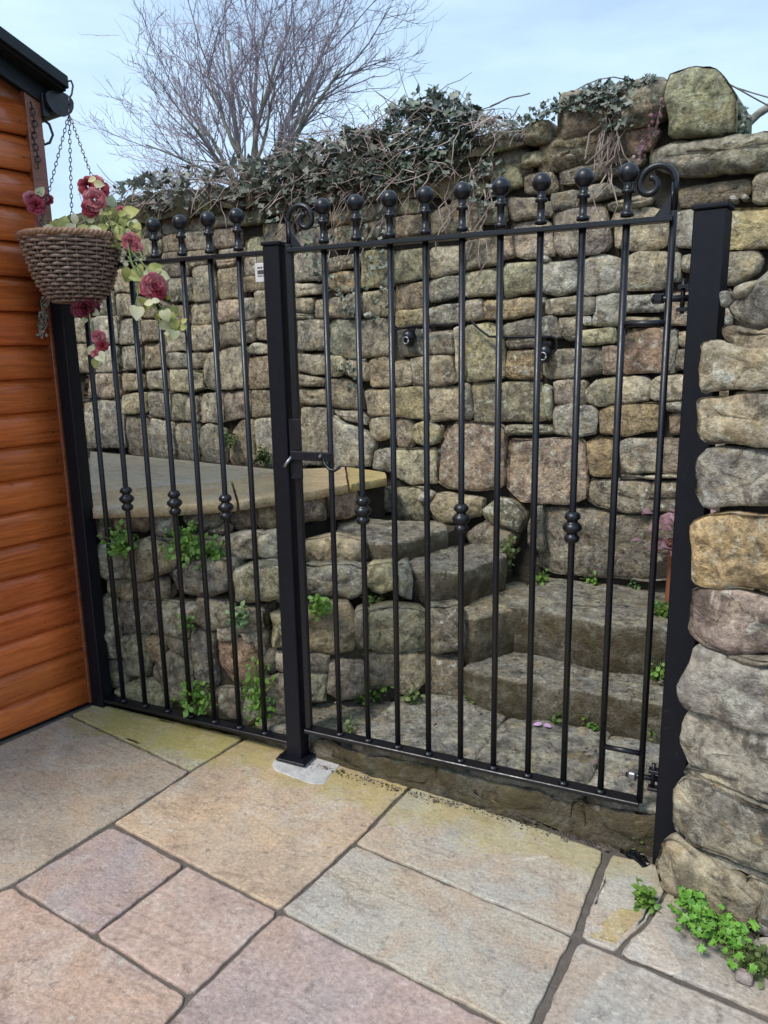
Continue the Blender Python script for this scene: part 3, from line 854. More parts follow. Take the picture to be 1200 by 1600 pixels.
for x0, x1, y0, y1 in [(-2.05, -1.15, .50, 1.3), (-3.1, -2.07, .6, 1.5)]:
    slab([V((x0, y0 if x0 > -2.5 else .6, .89)), V((x1, y0 - .1, .89)), V((x1 - (0 if x1 < -2 else .55), y1 - .35, .89)), V((x0, y1 - .2, .89))], (.38, .33, .22), terrace, up=V((0, 0, 1)), thick=.04, name='flagstone', gap=.005, material=M['slab_terrace'])

# ------------------------------------------------------------------ broken wall end beside the right gate post
PA, PBv = V((1.10, -.12, 0)), V((1.60, -.30, 0)); PP, PN = seg_plane(PA, PBv)
pier = thing('stone_pier', 'broken end of a coursed stone wall overlapping the right gate post', 'stone wall', (1.4, -.1, -.04))
PIER = '''
l 1142 477 1191 431 1230 400 1300 380 1300 500 1230 505 1180 510 1155 500
g 1131 460 1140 458 1142 478 1132 482
b 1148 453 1182 438 1172 462 1150 470
b 1126 512 1150 510 1165 513 1230 509 1300 508 1300 540 1165 546 1140 533 1126 530
g 1097 534 1125 530 1155 541 1230 544 1300 546 1300 606 1150 607 1095 613 1091 592
p 1146 611 1230 609 1300 608 1300 616 1230 617 1150 618
b 1090 622 1150 620 1230 616 1300 614 1300 700 1230 702 1150 693 1105 693 1090 672
g 1085 716 1100 703 1140 700 1230 706 1300 710 1300 790 1230 791 1160 789 1115 799 1095 791 1082 766
o 1080 816 1100 803 1150 801 1230 807 1300 815 1300 945 1230 931 1180 921 1110 916 1083 909
p 1080 920 1110 919 1180 930 1230 942 1300 955 1300 1025 1230 1019 1150 1021 1100 1008 1078 990
n 1130 1024 1230 1026 1300 1032 1300 1052 1230 1044 1150 1035
g 1092 1006 1110 1018 1150 1035 1230 1048 1300 1060 1300 1172 1230 1151 1150 1132 1075 1105 1057 1078
g 1070 1112 1100 1118 1160 1140 1230 1159 1300 1180 1300 1272 1230 1246 1160 1230 1075 1196 1058 1160
g 1067 1201 1110 1212 1230 1251 1300 1278 1300 1305 1230 1275 1150 1250 1067 1214
b 1055 1230 1070 1217 1120 1239 1230 1279 1300 1310 1300 1410 1230 1376 1150 1346 1080 1318 1052 1290
d 1068 1320 1120 1341 1185 1366 1230 1387 1230 1393 1150 1362 1090 1336
n 1033 1345 1042 1309 1060 1305 1085 1331 1150 1366 1188 1401 1182 1430 1150 1440 1100 1422 1040 1377
g 1192 1392 1240 1400 1300 1424 1300 1500 1230 1480 1186 1440
'''
for i, (k, pts) in enumerate(parse(PIER)):
    low = i >= 10
    q = [on_plane(*p, PP, PN) for p in pts]
    c = {6: (.31, .27, .205), 7: (.27, .255, .225), 8: (.45, .335, .19), 9: (.28, .225, .195), 11: (.28, .262, .232), 12: (.28, .262, .225), 14: (.31, .285, .23), 16: (.27, .235, .175)}.get(i, tint(k))
    stone('stone', q, PN, .09, M['stone_pier'], c, pier, bulge=rnd.uniform(.008, .015) if i not in (15, 5) else .004, rr=.012, rough=.010, edge=.011, step=.014, facet=.2,
          proud={16: .03, 11: .012, 8: .01, 14: .01}.get(i, rnd.uniform(-.008, .008)))
bm = prism([(1.20, -.09), (2.4, -.50), (2.4, -.05), (1.20, .30)], -.14, 1.50); finish('mortar_core', bm, M['mortar'], pier)
bm = prism([(1.32, -.13), (2.4, -.50), (2.4, -.05), (1.32, .26)], 1.50, 1.66); finish('mortar_core', bm, M['mortar'], pier)
for i in range(9):                                   # the pier's face runs on beside the photograph
    z0 = -.06 + i * .186; PD = (PBv - PA).normalized(); s_ = .37 + (.05 if i % 2 else 0) - max(0, .03 * (4 - i))
    while s_ < 1.35:
        wd = rnd.uniform(.24, .42); A = PA + PD * s_; B = A + PD * wd; s_ += wd + .008
        h0, h1 = z0 + rnd.uniform(0, .008), z0 + .176 + rnd.uniform(-.008, .006)
        stone('stone', [V((A.x, A.y, h0)), V((B.x, B.y, h0)), V((B.x, B.y, h1)), V((A.x, A.y, h1))], PN, .09, M['stone_pier'], tint('?'), pier, bulge=.012, rr=.012, rough=.010, edge=.011, facet=.2)
for i in range(4):
    A = V((1.36 + i * .27, -.145 - i * .097, 0)); B = A + V((.255, -.092, 0)); q = V((.15, .42, 0)).normalized() * .36
    stone('coping_stone', [p + V((0, 0, 1.69 + .0 * i)) for p in (A, B, B + q, A + q)], (0, 0, 1), .10, M['stone_pier'], tint('?'), pier, bulge=.015, rr=.02, rough=.012, edge=.015, facet=.1)

# ------------------------------------------------------------------ gate, fence panel, posts
S = .115; ZT, ZB, ZL = 1.815, .131, 1.938
BR = .0099
def tube_obj(name, pts, r, material, parent, n=8, smooth=True, origin=None):
    pb = PB(); pb.tube([V(p) for p in pts], r, n); return pb.build(name, material, parent, origin=origin, smooth=smooth)
def knuckle_mesh():
    bm = bmesh.new()
    prof = [(.011, -.048), (.018, -.046), (.0225, -.038), (.0225, -.030), (.017, -.024), (.0145, -.020), (.021, -.015), (.0285, -.006), (.0285, .003), (.021, .011), (.0145, .016), (.017, .020), (.0235, .026), (.0235, .034), (.018, .042), (.011, .046)]
    add_lathe(bm, prof, V((0, 0, 0)), 16)
    me = bpy.data.meshes.new('knuckle'); bm.to_mesh(me); bm.free(); me.materials.append(M['black'])
    for p in me.polygons: p.use_smooth = True
    return me
def finial_mesh():
    bm = bmesh.new()
    add_lathe(bm, [(.0105, -.11), (.0175, -.108), (.0175, -.098), (.011, -.096), (.0105, -.052), (.0175, -.050), (.0175, -.042), (.011, -.040), (.012, -.028), (.012, -.018)], V((0, 0, 0)), 12)
    bmesh.ops.create_uvsphere(bm, u_segments=18, v_segments=12, radius=.0262)
    me = bpy.data.meshes.new('finial'); bm.to_mesh(me); bm.free(); me.materials.append(M['black'])
    for p in me.polygons: p.use_smooth = True
    return me
def weld_mesh():
    bm = bmesh.new(); add_lathe(bm, [(.018, 0), (.0155, .005), (.0115, .010)], V((0, 0, 0)), 10)
    me = bpy.data.meshes.new('weld'); bm.to_mesh(me); bm.free(); me.materials.append(M['black'])
    for p in me.polygons: p.use_smooth = True
    return me
KM, FM, WM = knuckle_mesh(), finial_mesh(), weld_mesh()
def bar_mesh(z0, z1):
    pb = PB(); pb.tube([V((0, 0, z0)), V((0, 0, z1))], BR, 10)
    me = bpy.data.meshes.new('bar'); me.from_pydata([tuple(p) for p in pb.v], [], pb.f); me.update(); me.materials.append(M['black'])
    for p in me.polygons: p.use_smooth = True
    return me
gate = thing('garden_gate', 'black wrought iron garden gate with nine ball topped bars and scrolls at both ends', 'gate', (.46, 0, gz(.46)))
gbm = bar_mesh(ZB, ZT)
for i in range(9):
    x = S * i
    mesh_obj('bar', gbm, gate, (x, 0, 0)); mesh_obj('finial', FM, gate, (x, 0, ZL)); mesh_obj('weld', WM, gate, (x, 0, ZB + .007))
    if i in (1, 4, 7): mesh_obj('knuckle', KM, gate, (x, 0, .976))
XL, XR = -.128, S * 8 + .117
box_obj('top_rail', (XL, -.02, ZT - .007), (XR, .02, ZT + .007), M['black'], gate, .002)
box_obj('bottom_rail', (XL - .01, -.024, ZB - .007), (XR, .024, ZB + .007), M['black'], gate, .002)
box_obj('stile', (XL - .011, -.011, ZB + .007), (XL + .011, .011, ZT + .02), M['black'], gate, .0025)
def scroll(cx, sgn):
    """stile carried up, over and into a curl; sgn +1 curls towards +x"""
    pts = [V((cx, 0, ZT + .02)), V((cx, 0, ZT + .09))]
    R0 = .044
    for k in range(15):                               # half turn over the top
        a = math.pi - math.pi * k / 14
        pts.append(V((cx + sgn * (R0 + R0 * math.cos(a)), 0, ZT + .09 + R0 * 1.0 * math.sin(a))))
    c = V((cx + sgn * 2 * R0 - sgn * .024, 0, ZT + .088))
    for k in range(1, 17):
        a = -math.radians(17) * k; r = .024 - .0004 * k
        pts.append(c + V((sgn * math.cos(a) * r, 0, math.sin(a) * r)))
    return pts
tube_obj('scroll', scroll(XL, 1), .0085, M['black'], gate, 8)
tube_obj('stile', [(XR, 0, ZB), (XR, 0, ZT + .02)], .0095, M['black'], gate, 10)
tube_obj('scroll', scroll(XR, -1), .0085, M['black'], gate, 8)
for cx, sg in ((XL, 1), (XR, -1)):                      # gusset plates in the corners
    bm = bmesh.new()
    for dy in (-.005, .005): pass
    tri = [(cx + sg * .009, ZT + .006), (cx + sg * .050, ZT + .006), (cx + sg * .009, ZT + .060)]
    a = [bm.verts.new((x, -.003, z)) for x, z in tri]; b_ = [bm.verts.new((x, .003, z)) for x, z in tri]
    bm.faces.new(a); bm.faces.new(b_[::-1])
    for i in range(3): bm.faces.new((a[i], b_[i], b_[(i + 1) % 3], a[(i + 1) % 3]))
    finish('gusset', bm, M['black'], gate)
for zc in (1.553, .292): tube_obj('brace_bar', [(S * 8, 0, zc), (XR, 0, zc)], .0085, M['black'], gate, 8)
for zc in (1.615, .215):                               # adjustable eye bolts through the stile
    h = tube_obj('hinge_bolt', [(XR - .045, 0, zc), (XR - .042, 0, zc), (XR + .075, .01, zc)], [.004, .009, .009], M['black'], gate, 10)
    bm = bmesh.new(); add_lathe(bm, [(.014, -.012), (.016, -.004), (.016, .010), (.012, .014)], V((XR - .026, 0, zc)), 6); finish('nut', bm, M['steel'] if zc < 1 else M['black'], gate)
    bm = bmesh.new(); add_lathe(bm, [(.015, -.018), (.015, .018)], V((XR + .072, .012, zc)), 12); finish('hinge_eye', bm, M['black'], gate)
# latch on the meeting stile
z0 = 1.16
box_obj('lock_plate', (XL - .022, -.020, z0 - .09), (XL + .026, -.0115, z0 + .115), M['black'], gate, .002)
box_obj('latch_bar', (XL - .01, -.034, z0 - .022), (XL + .15, -.021, z0 + .008), M['black'], gate, .002)
tube_obj('latch_handle', [(XL + .112, -.03, z0 - .012), (XL + .125, -.036, z0 - .030), (XL + .145, -.042, z0 - .047), (XL + .165, -.042, z0 - .048), (XL + .182, -.038, z0 - .036)], .0055, M['black'], gate, 8)
tube_obj('latch_handle', [(XL - .008, -.03, z0 - .012), (XL - .022, -.038, z0 - .032), (XL - .030, -.042, z0 - .045)], .0055, M['steel'], gate, 8)
bm = bmesh.new(); add_lathe(bm, [(.007, -.004), (.005, .004)], V((0, 0, 0)), 8)
for q in bm.verts: q.co = V((XL + .108, -.036 + q.co.z * -1, z0 - .004)) + V((q.co.x, 0, q.co.y))
finish('rivet', bm, M['steel'], gate)

panel = thing('fence_panel', 'black railing panel with seven ball topped bars between the shed and the middle post', 'railing', (-.66, 0, gz(-.66)))
PX0 = -1.0365; PS = .118; PZB = .064
pbm = bar_mesh(PZB, ZT)
for i in range(7):
    x = PX0 + PS * i
    mesh_obj('bar', pbm, panel, (x, .004, 0)); mesh_obj('finial', FM, panel, (x, .004, ZL)); mesh_obj('weld', WM, panel, (x, .004, PZB + .007))
    if i in (1, 3, 5): mesh_obj('knuckle', KM, panel, (x, .004, .948))
box_obj('top_rail', (-1.135, -.016, ZT - .007), (-.212, .024, ZT + .007), M['black'], panel, .002)
box_obj('bottom_rail', (-1.135, -.020, PZB - .007), (-.212, .028, PZB + .007), M['black'], panel, .002)

def post(name, label, x, y, sz, z0, z1, rot=0, plate=False, cap=.004):
    t = thing(name, label, 'post', (x, y, z0))
    Rm = Matrix.Translation((x, y, 0)) @ Matrix.Rotation(rot, 4, 'Z'); h = sz / 2
    box_obj('shaft', (-h, -h, z0), (h, h, z1), M['black_post'], t, .003, Rm)
    box_obj('cap', (-h - cap, -h - cap, z1 + .0005), (h + cap, h + cap, z1 + .013), M['black_post'], t, .003, Rm)
    if plate:
        box_obj('base_plate', (-.062, -.062, z0 + .003), (.062, .062, z0 + .013), M['black_post'], t, .003, Rm)
        bm = bmesh.new()
        for sx in (-1, 1):
            for sy in (-1, 1): pass
        bm.free()
        for sx in (-1, 1):
            for sy in (-1, 1):
                p = Rm @ V((sx * .047, sy * .047, z0 + .013)); bm = bmesh.new()
                add_lathe(bm, [(.0095, 0), (.0095, .005), (.005, .0055), (.005, .012)], p, 6); finish('bolt', bm, M['black_post'], t)
    return t
post('gate_post', 'black square post bolted to the paving by a base plate, between panel and gate', -.181, 0, .062, gz(-.18) + .0045, 1.832, 0, True)
rp = post('gate_post', 'thick black gate post partly hidden by the broken stone pier', 1.131, .0, .079, gz(1.13) - .08, 1.826, R_(-9), False, .005)
post('gate_post', 'black post squeezed between the orange shed corner and the railing panel', -1.158, .004, .060, gz(-1.15) - .01, 1.83, 0)
for zc in (1.615, .215):                               # hinge brackets are welded to the right post
    box_obj('hinge_bracket', (1.058, -.012, zc - .034), (1.092, .014, zc - .024), M['black'], rp, .001)
    box_obj('hinge_bracket', (1.058, -.012, zc + .024), (1.092, .014, zc + .034), M['black'], rp, .001)
    tube_obj('hinge_pin', [(1.071, .004, zc - .04), (1.071, .004, zc + .05)], .006, M['black'], rp, 8)
# plaque hung on the panel beside the middle post
pl = thing('plaque', 'small white plaque with dark print under the top rail beside the middle post', 'sign', (-.232, -.002, 1.76))
box_obj('plate', (-.262, -.006, 1.722), (-.203, .000, 1.784), M['plaque'], pl, .004)
bm = bmesh.new()
for zc, hh, segs in [(1.769, .0022, [(-.250, -.240), (-.238, -.231), (-.227, -.219), (-.216, -.209)]),
                     (1.755, .0062, [(-.2505, -.2465), (-.2455, -.240), (-.239, -.2345), (-.2335, -.2275), (-.2265, -.222), (-.221, -.2145), (-.2135, -.2105)]),
                     (1.743, .0014, [(-.250, -.233), (-.230, -.222)])]:
    for a, b_ in segs: add_box(bm, (a, -.0068, zc - hh), (b_, -.0062, zc + hh))
finish('print', bm, M['ink'], pl)
tube_obj('wire', [(-.2555, -.003, 1.783), (-.2555, .0, 1.808)], .0012, M['steel'], pl, 4)
tube_obj('wire', [(-.2095, -.003, 1.783), (-.2095, .0, 1.808)], .0012, M['steel'], pl, 4)

# ------------------------------------------------------------------ timber shed at the left
SC = V((-1.218, .01, 0)); SD = V((-.195, -.981, 0)).normalized(); SNm = V((.981, -.195, 0)).normalized()   # corner, along the gable towards the camera, outward
shed = thing('garden_shed', 'orange stained timber shed with rounded boards and black roof edge at the left', 'shed', (-1.6, -.6, .0))
def sp_(s, off, z): return SC + SD * s + SNm * off + V((0, 0, z))
GW = 2.3
roof_slope = .40
PITCH = .1245; Z0 = .044
import itertools
def board(z0, z1, s0, s1, col):
    prof = [(.0, .004), (.014, .0), (.021, .005), (.0245, .016), (.0265, .040), (.0265, .070), (.0250, .086), (.0205, .100), (.0125, .111), (.004, .1175), (.001, .1235)]
    k = (z1 - z0) / .1235
    vs = []; fs = []; n = len(prof); ns = 14
    for i in range(ns + 1):
        s = s0 + (s1 - s0) * i / ns
        for o_, z in prof: vs.append(sp_(s, o_ + noise.noise(V((s * 3, z0 * 7, z * 5))) * .0006, z0 + z * k + noise.noise(V((s * 2, z0 * 3, 1))) * .0006))
    for i in range(ns):
        for j in range(n - 1): fs.append((i * n + j, (i + 1) * n + j, (i + 1) * n + j + 1, i * n + j + 1))
    for i in (0, ns): fs.append(tuple(i * n + j for j in range(n)))
    c = sp_((s0 + s1) / 2, 0, (z0 + z1) / 2)
    me = bpy.data.meshes.new('board'); me.from_pydata([tuple(p - c) for p in vs], [], fs); me.update(); me.materials.append(M['wood'])
    bm = bmesh.new(); bm.from_mesh(me); bmesh.ops.recalc_face_normals(bm, faces=bm.faces); bm.to_mesh(me); bm.free()
    for p in me.polygons: p.use_smooth = len(p.vertices) == 4
    o = mesh_obj('board', me, shed, c); o.color = (*col, 1)
for i in range(27):
    z0 = Z0 + PITCH * i
    s1 = GW
    s0 = .034
    top = z0 + PITCH
    if top > 2.415: s0 = max(.034, (top - 2.44) / roof_slope + .05)
    if s0 > GW / 2: break
    if top > 2.44: s1 = GW - s0
    q = rnd.uniform(.86, 1.14)
    board(z0, z0 + PITCH - .0012, s0, s1, (.57 * q, .138 * q * rnd.uniform(.92, 1.08), .034 * q))
bm = bmesh.new(); bmesh.ops.create_cone(bm, cap_ends=True, segments=8, radius1=.0032, radius2=.0032, depth=.002)
nme = bpy.data.meshes.new('nail'); bm.to_mesh(nme); bm.free(); nme.materials.append(M['roof_black'])
for i in range(19):
    for s_ in (.062, .85, 1.6): mesh_obj('nail', nme, shed, sp_(s_ + rnd.uniform(-.006, .006), .0268, Z0 + PITCH * i + .048 + rnd.uniform(-.006, .006)), rot=SNm.to_track_quat('Z', 'Y').to_euler())
def sbox(name, s0, s1, o0, o1, z0, z1, material, col=None, bevel=.002):
    bm = bmesh.new(); vs = []
    for s in (s0, s1):
        for o_ in (o0, o1):
            for z in (z0, z1): vs.append(bm.verts.new(sp_(s, o_, z)))
    for f in ((0, 1, 3, 2), (4, 6, 7, 5), (0, 4, 5, 1), (2, 3, 7, 6), (0, 2, 6, 4), (1, 5, 7, 3)): bm.faces.new([vs[i] for i in f])
    bmesh.ops.recalc_face_normals(bm, faces=bm.faces)
    o = finish(name, bm, material, shed, bevel=bevel)
    if col: o.color = (*col, 1)
    return o
sbox('corner_trim', -.022, .036, -.06, .030, .044, 2.44, M['wood'], (.23, .072, .032))
sbox('bearer', -.01, GW, -.08, .006, -.02, .042, M['roof_black'])
# side walls and back (not seen, but they close the shed)
bm = bmesh.new(); body = []
for off in (-.012, -2.4):
    body.append([bm.verts.new(sp_(s, off, z)) for s, z in ((.0, .04), (GW, .04), (GW, 2.43), (GW / 2, 2.43 + GW / 2 * roof_slope), (.0, 2.43))])
bm.faces.new(body[0]); bm.faces.new(body[1][::-1])
for i in range(5): bm.faces.new((body[0][i], body[0][(i + 1) % 5], body[1][(i + 1) % 5], body[1][i]))
o = finish('wall', bm, M['wood'], shed); o.color = (.3, .085, .025, 1)
# roof: two slopes, black bargeboard and soffit on the gable
def rz(s): return 2.487 + (s + .075) * roof_slope if s < GW / 2 else 2.487 + (GW - s + .075) * roof_slope
def roof_piece(name, o0, o1, dz0, dz1, material, bevel=.002):
    for s0, s1 in ((-.085, GW / 2), (GW + .085, GW / 2)):
        bm = bmesh.new(); vs = []
        for s in (s0, s1):
            z = 2.487 + (min(s, GW - s) + .075) * roof_slope
            for o_ in (o0, o1):
                for d in (dz0, dz1): vs.append(bm.verts.new(sp_(s, o_, z + d)))
        for f in ((0, 1, 3, 2), (4, 6, 7, 5), (0, 4, 5, 1), (2, 3, 7, 6), (0, 2, 6, 4), (1, 5, 7, 3)): bm.faces.new([vs[i] for i in f])
        bmesh.ops.recalc_face_normals(bm, faces=bm.faces)
        finish(name, bm, material, shed, bevel=bevel)
roof_piece('roof_panel', -2.5, .105, -.018, .004, M['roof_black'])
roof_piece('bargeboard', .106, .124, -.030, .012, M['roof_black'])
roof_piece('soffit', .004, .105, -.036, -.020, M['roof_black'])
roof_piece('fascia', .0265, .040, -.100, -.037, M['roof_black'])
# half-round gutter along the eave
gs, gzc = -.078, 2.425
pb = PB(); n_ = 12
rings = []
for off in (.062, -2.45):
    for rr in (.052, .047):
        rings.append([sp_(gs + math.cos(math.pi + math.pi * j / n_) * rr, off, gzc + math.sin(math.pi + math.pi * j / n_) * rr) for j in range(n_ + 1)])
for a, b_ in ((0, 2), (1, 3)):
    pb.poly(rings[a] + rings[b_], [(j, j + 1, j + 2 + n_, j + 1 + n_) for j in range(n_)])
pb.poly(rings[0] + rings[1], [(j, j + 1, j + 2 + n_, j + 1 + n_) for j in range(n_)])
pb.build('gutter', M['gutter'], shed)
bm = bmesh.new()
disc = [[bm.verts.new(sp_(gs + math.cos(2 * math.pi * j / 20) * .056, off, gzc + math.sin(2 * math.pi * j / 20) * (.056 if j > 9 else .030))) for j in range(20)] for off in (.058, .070)]
bm.faces.new(disc[0]); bm.faces.new(disc[1][::-1])
for j in range(20): bm.faces.new((disc[0][j], disc[0][(j + 1) % 20], disc[1][(j + 1) % 20], disc[1][j]))
finish('gutter_end_cap', bm, M['gutter'], shed)
sbox('gutter_bracket', -.045, -.02, .0, .05, 2.36, 2.44, M['gutter'])
tube_obj('bracket_hook', [sp_(-.022, .02, 2.36), sp_(-.055, .02, 2.345), sp_(-.066, .02, 2.31), sp_(-.05, .02, 2.28), sp_(-.026, .02, 2.268), sp_(-.024, .02, 2.285)], .005, M['gutter'], shed, 6)
# chain draped down the corner trim
def chain_links(pb, pts, ln=.022, r=.0016, wd=.006):
    """oval links, every second one turned by a quarter"""
    d = []; acc = 0
    for a, b_ in zip(pts, pts[1:]):
        seg = (b_ - a); L_ = seg.length; t = 0
        while acc + (L_ - t) >= ln * .78:
            t += ln * .78 - acc; acc = 0; d.append((a + seg.normalized() * t, seg.normalized()))
        acc += L_ - t
    for i, (c, t) in enumerate(d):
        a = t.orthogonal().normalized(); b_ = t.cross(a); sx = a if i % 2 else b_
        ring = [c + t * (math.cos(2 * math.pi * k / 8) * ln * .5) + sx * (math.sin(2 * math.pi * k / 8) * wd) for k in range(9)]
        pb.tube(ring, r, 4)
pb = PB(); chain_links(pb, [sp_(.020, .036, 2.41), sp_(.012, .036, 2.33), sp_(.022, .036, 2.27), sp_(.014, .036, 2.22), sp_(.018, .036, 2.17)], .026, .0022, .009)
tag(pb.build('hanging_chain', M['chain'], origin=sp_(.015, .036, 2.41)), 'dark chain dangling down the corner trim under the shed roof', 'chain')

# ------------------------------------------------------------------ hanging basket
BD = 2.70
BC = at_d(111, 372, BD)                                 # rim centre
basket = thing('hanging_basket', 'brown wicker hanging basket on three chains at the shed corner', 'hanging basket', BC)
RB = .166; HB = .222
def brad(t):                                           # t 0 rim .. 1 bottom
    return RB * (1 - .30 * t - .12 * t ** 3 - .22 * t ** 8)
pb = PB(); NR = 17; NS = 140; WV = 14
for k in range(NR):
    t = (k + .5) / NR * .985
    r0 = brad(t); z = -HB * t - .006; pts = []
    for j in range(NS + 1):
        a = 2 * math.pi * j / NS
        rr = r0 + .0078 * math.cos(a * WV + math.pi * k)
        pts.append(BC + V((math.cos(a) * rr, math.sin(a) * rr, z + noise.noise(V((a * 2, k, 0))) * .0018)))
    pb.tube(pts, .0052, 6)
pb.build('weave', M['cane'], basket, smooth=True)
pb = PB()
for j in range(WV * 2):
    a = math.pi * (j + .0) / WV
    pb.tube([BC + V((math.cos(a) * brad(t / 8), math.sin(a) * brad(t / 8), -HB * t / 8)) for t in range(9)], .003, 5)
pb.build('stake', M['cane'], basket, smooth=True, kind='stuff')
pb = PB()
for k in range(3):                                      # twisted rim
    pb.tube([BC + V((math.cos(a) * (RB + .003 + .006 * math.cos(a * 22 + k * 2.09)), math.sin(a) * (RB + .003 + .006 * math.cos(a * 22 + k * 2.09)), .006 * math.sin(a * 22 + k * 2.09))) for a in [2 * math.pi * j / 180 for j in range(181)]], .0068, 6)
pb.build('rim', M['rimcane'], basket, smooth=True)
bm = bmesh.new(); add_lathe(bm, [(brad(1) * .96, -HB + .004), (brad(.75) - .008, -HB * .75), (brad(.5) - .008, -HB * .5), (brad(.2) - .008, -HB * .2), (RB - .014, -.02), (.0, -.012)][:-1], BC, 32)
finish('liner', bm, M['soil'], basket, smooth=True)
HK = at_d(108, 178, BD)
for px, py, dd in ((58, 372, BD - .02), (113, 366, BD + .05), (176, 368, BD - .06)):
    pb = PB(); a0 = at_d(px, py - 2, dd); chain_links(pb, [HK, HK + (a0 - HK)], .020, .0015, .0046); pb.build('chain', M['chain'], basket)
pb = PB(); chain_links(pb, [at_d(108, 150, BD), HK], .026, .0022, .007)
pb.tube([at_d(106, 127, BD - .03), at_d(111, 126, BD), at_d(114, 134, BD), at_d(112, 147, BD), at_d(108, 154, BD), at_d(105, 150, BD)], .0036, 6)
pb.build('hook', M['chain'], basket)

# leaf and flower meshes
def leaf_shape(kind):
    if kind == 'oval': o_ = [(0, 0), (.22, .12), (.34, .36), (.28, .66), (0, 1.0)]
    elif kind == 'heart': o_ = [(0, .08), (.18, -.04), (.40, .04), (.50, .28), (.40, .58), (.18, .82), (0, 1.0)]
    elif kind == 'ivy': o_ = [(0, .04), (.20, -.06), (.52, .10), (.36, .32), (.46, .62), (.18, .60), (0, 1.0)]
    elif kind == 'lobed': o_ = [(0, 0), (.10, .20), (.42, .16), (.34, .34), (.54, .52), (.30, .56), (.34, .86), (.12, .78), (0, 1.05)]
    else: o_ = [(0, 0), (.30, .3), (0, 1.0)]
    return o_
def leaf_mesh(name, kind, material, fold=.18, curl=.22):
    o_ = leaf_shape(kind); vs = []; fs = []
    mid = [(0, y) for _, y in o_]
    n = len(o_)
    def zz(x, y): return abs(x) * fold - curl * (y - .35) ** 2
    for x, y in o_: vs.append((x, y, zz(x, y)))
    for x, y in o_: vs.append((-x, y, zz(x, y)))
    for x, y in o_: vs.append((0, max(0.02, min(1, y)), zz(0, y)))
    for i in range(n - 1):
        fs.append((i, i + 1, 2 * n + i + 1, 2 * n + i)); fs.append((n + i + 1, n + i, 2 * n + i, 2 * n + i + 1))
    me = bpy.data.meshes.new(name); me.from_pydata(vs, [], fs); me.validate(); me.update(); me.materials.append(material)
    for p in me.polygons: p.use_smooth = True
    return me
def add_leaf(pb, kind, p, direction, normal, size, fold=.2, curl=.25):
    d = V(direction).normalized(); n_ = V(normal); n_ = (n_ - d * n_.dot(d)); n_ = n_.normalized() if n_.length > 1e-5 else d.orthogonal().normalized()
    x_ = d.cross(n_); o_ = leaf_shape(kind); n = len(o_); pts = []
    def P3(x, y): return p + (x_ * x + d * y + n_ * (abs(x) * fold - curl * (y - .35) ** 2)) * size
    for x, y in o_: pts.append(P3(x, y))
    for x, y in o_: pts.append(P3(-x, y))
    if kind in ('oval', 'blade'):
        fs = [(i, i + 1, n + i + 1, n + i) for i in range(n - 1)]
    else:
        for x, y in o_: pts.append(P3(0, max(.02, min(1, y))))
        fs = []
        for i in range(n - 1): fs += [(i, i + 1, 2 * n + i + 1, 2 * n + i), (n + i + 1, n + i, 2 * n + i, 2 * n + i + 1)]
    pb.poly(pts, fs)
def rv(): 
    while True:
        p = V((rnd.uniform(-1, 1), rnd.uniform(-1, 1), rnd.uniform(-1, 1)))
        if .05 < p.length < 1: return p.normalized()
def rot_to(direction, normal):
    d = V(direction).normalized(); n_ = V(normal); n_ = (n_ - d * n_.dot(d)).normalized(); x_ = d.cross(n_)
    return Matrix((x_, d, n_)).transposed().to_euler()
def rose_mesh(name, material):
    pb = PB()
    for k, (nn, r, up) in enumerate([(3, .22, 1.0), (4, .42, .72), (5, .66, .38), (6, .88, .05)]):
        for j in range(nn):
            a = 2 * math.pi * (j + .5 * k + rnd.uniform(-.1, .1)) / nn
            d = V((math.cos(a), math.sin(a), 0)); t = V((-d.y, d.x, 0)); w_ = r * 1.05 + .12
            base = d * (r * .25) + V((0, 0, up * .2))
            tip = d * r + V((0, 0, up * .75 + .15)); lip = d * (r * 1.22) + V((0, 0, up * .72 + .08 + rnd.uniform(-.05, .05)))
            mid = (base + tip) / 2 + d * .05
            pb.poly([base - t * w_ * .2, base + t * w_ * .2, mid + t * w_ * .5, mid - t * w_ * .5, tip + t * w_ * .42, tip - t * w_ * .42, lip + t * w_ * .25, lip - t * w_ * .25],
                    [(0, 1, 2, 3), (3, 2, 4, 5), (5, 4, 6, 7)])
    me = bpy.data.meshes.new(name); me.from_pydata([tuple(p) for p in pb.v], [], pb.f); me.update(); me.materials.append(material)
    for p in me.polygons: p.use_smooth = True
    return me
RED, PINK, DARK = rose_mesh('flower', M['petal_red']), rose_mesh('flower', M['petal_pink']), rose_mesh('flower', M['petal_dark'])
HL, GL, PL, OL = leaf_mesh('leaf', 'heart', M['cream_leaf']), leaf_mesh('leaf', 'heart', M['green_leaf']), leaf_mesh('leaf', 'heart', M['pale_leaf']), leaf_mesh('leaf', 'oval', M['green_leaf'])
OC = leaf_mesh('leaf', 'oval', M['cream_leaf'])
fl = thing('trailing_flowers', 'artificial red roses with cream leaves trailing over the wicker basket rim', 'flowers', BC + V((0, 0, -.02)))
TOC = (CAM - BC).normalized()
SCX = 1 / FPX
def put_flower(px, py, size, me, dd=0.0, tilt=(0, 0, .3)):
    d = BD + dd; p = at_d(px, py, d); n_ = (TOC + V(tilt) + rv() * .25).normalized(); x_ = n_.orthogonal()
    mesh_obj('flower', me, fl, p, rot=n_.to_track_quat('Z', 'Y').to_euler(), scale=size * SCX * d)
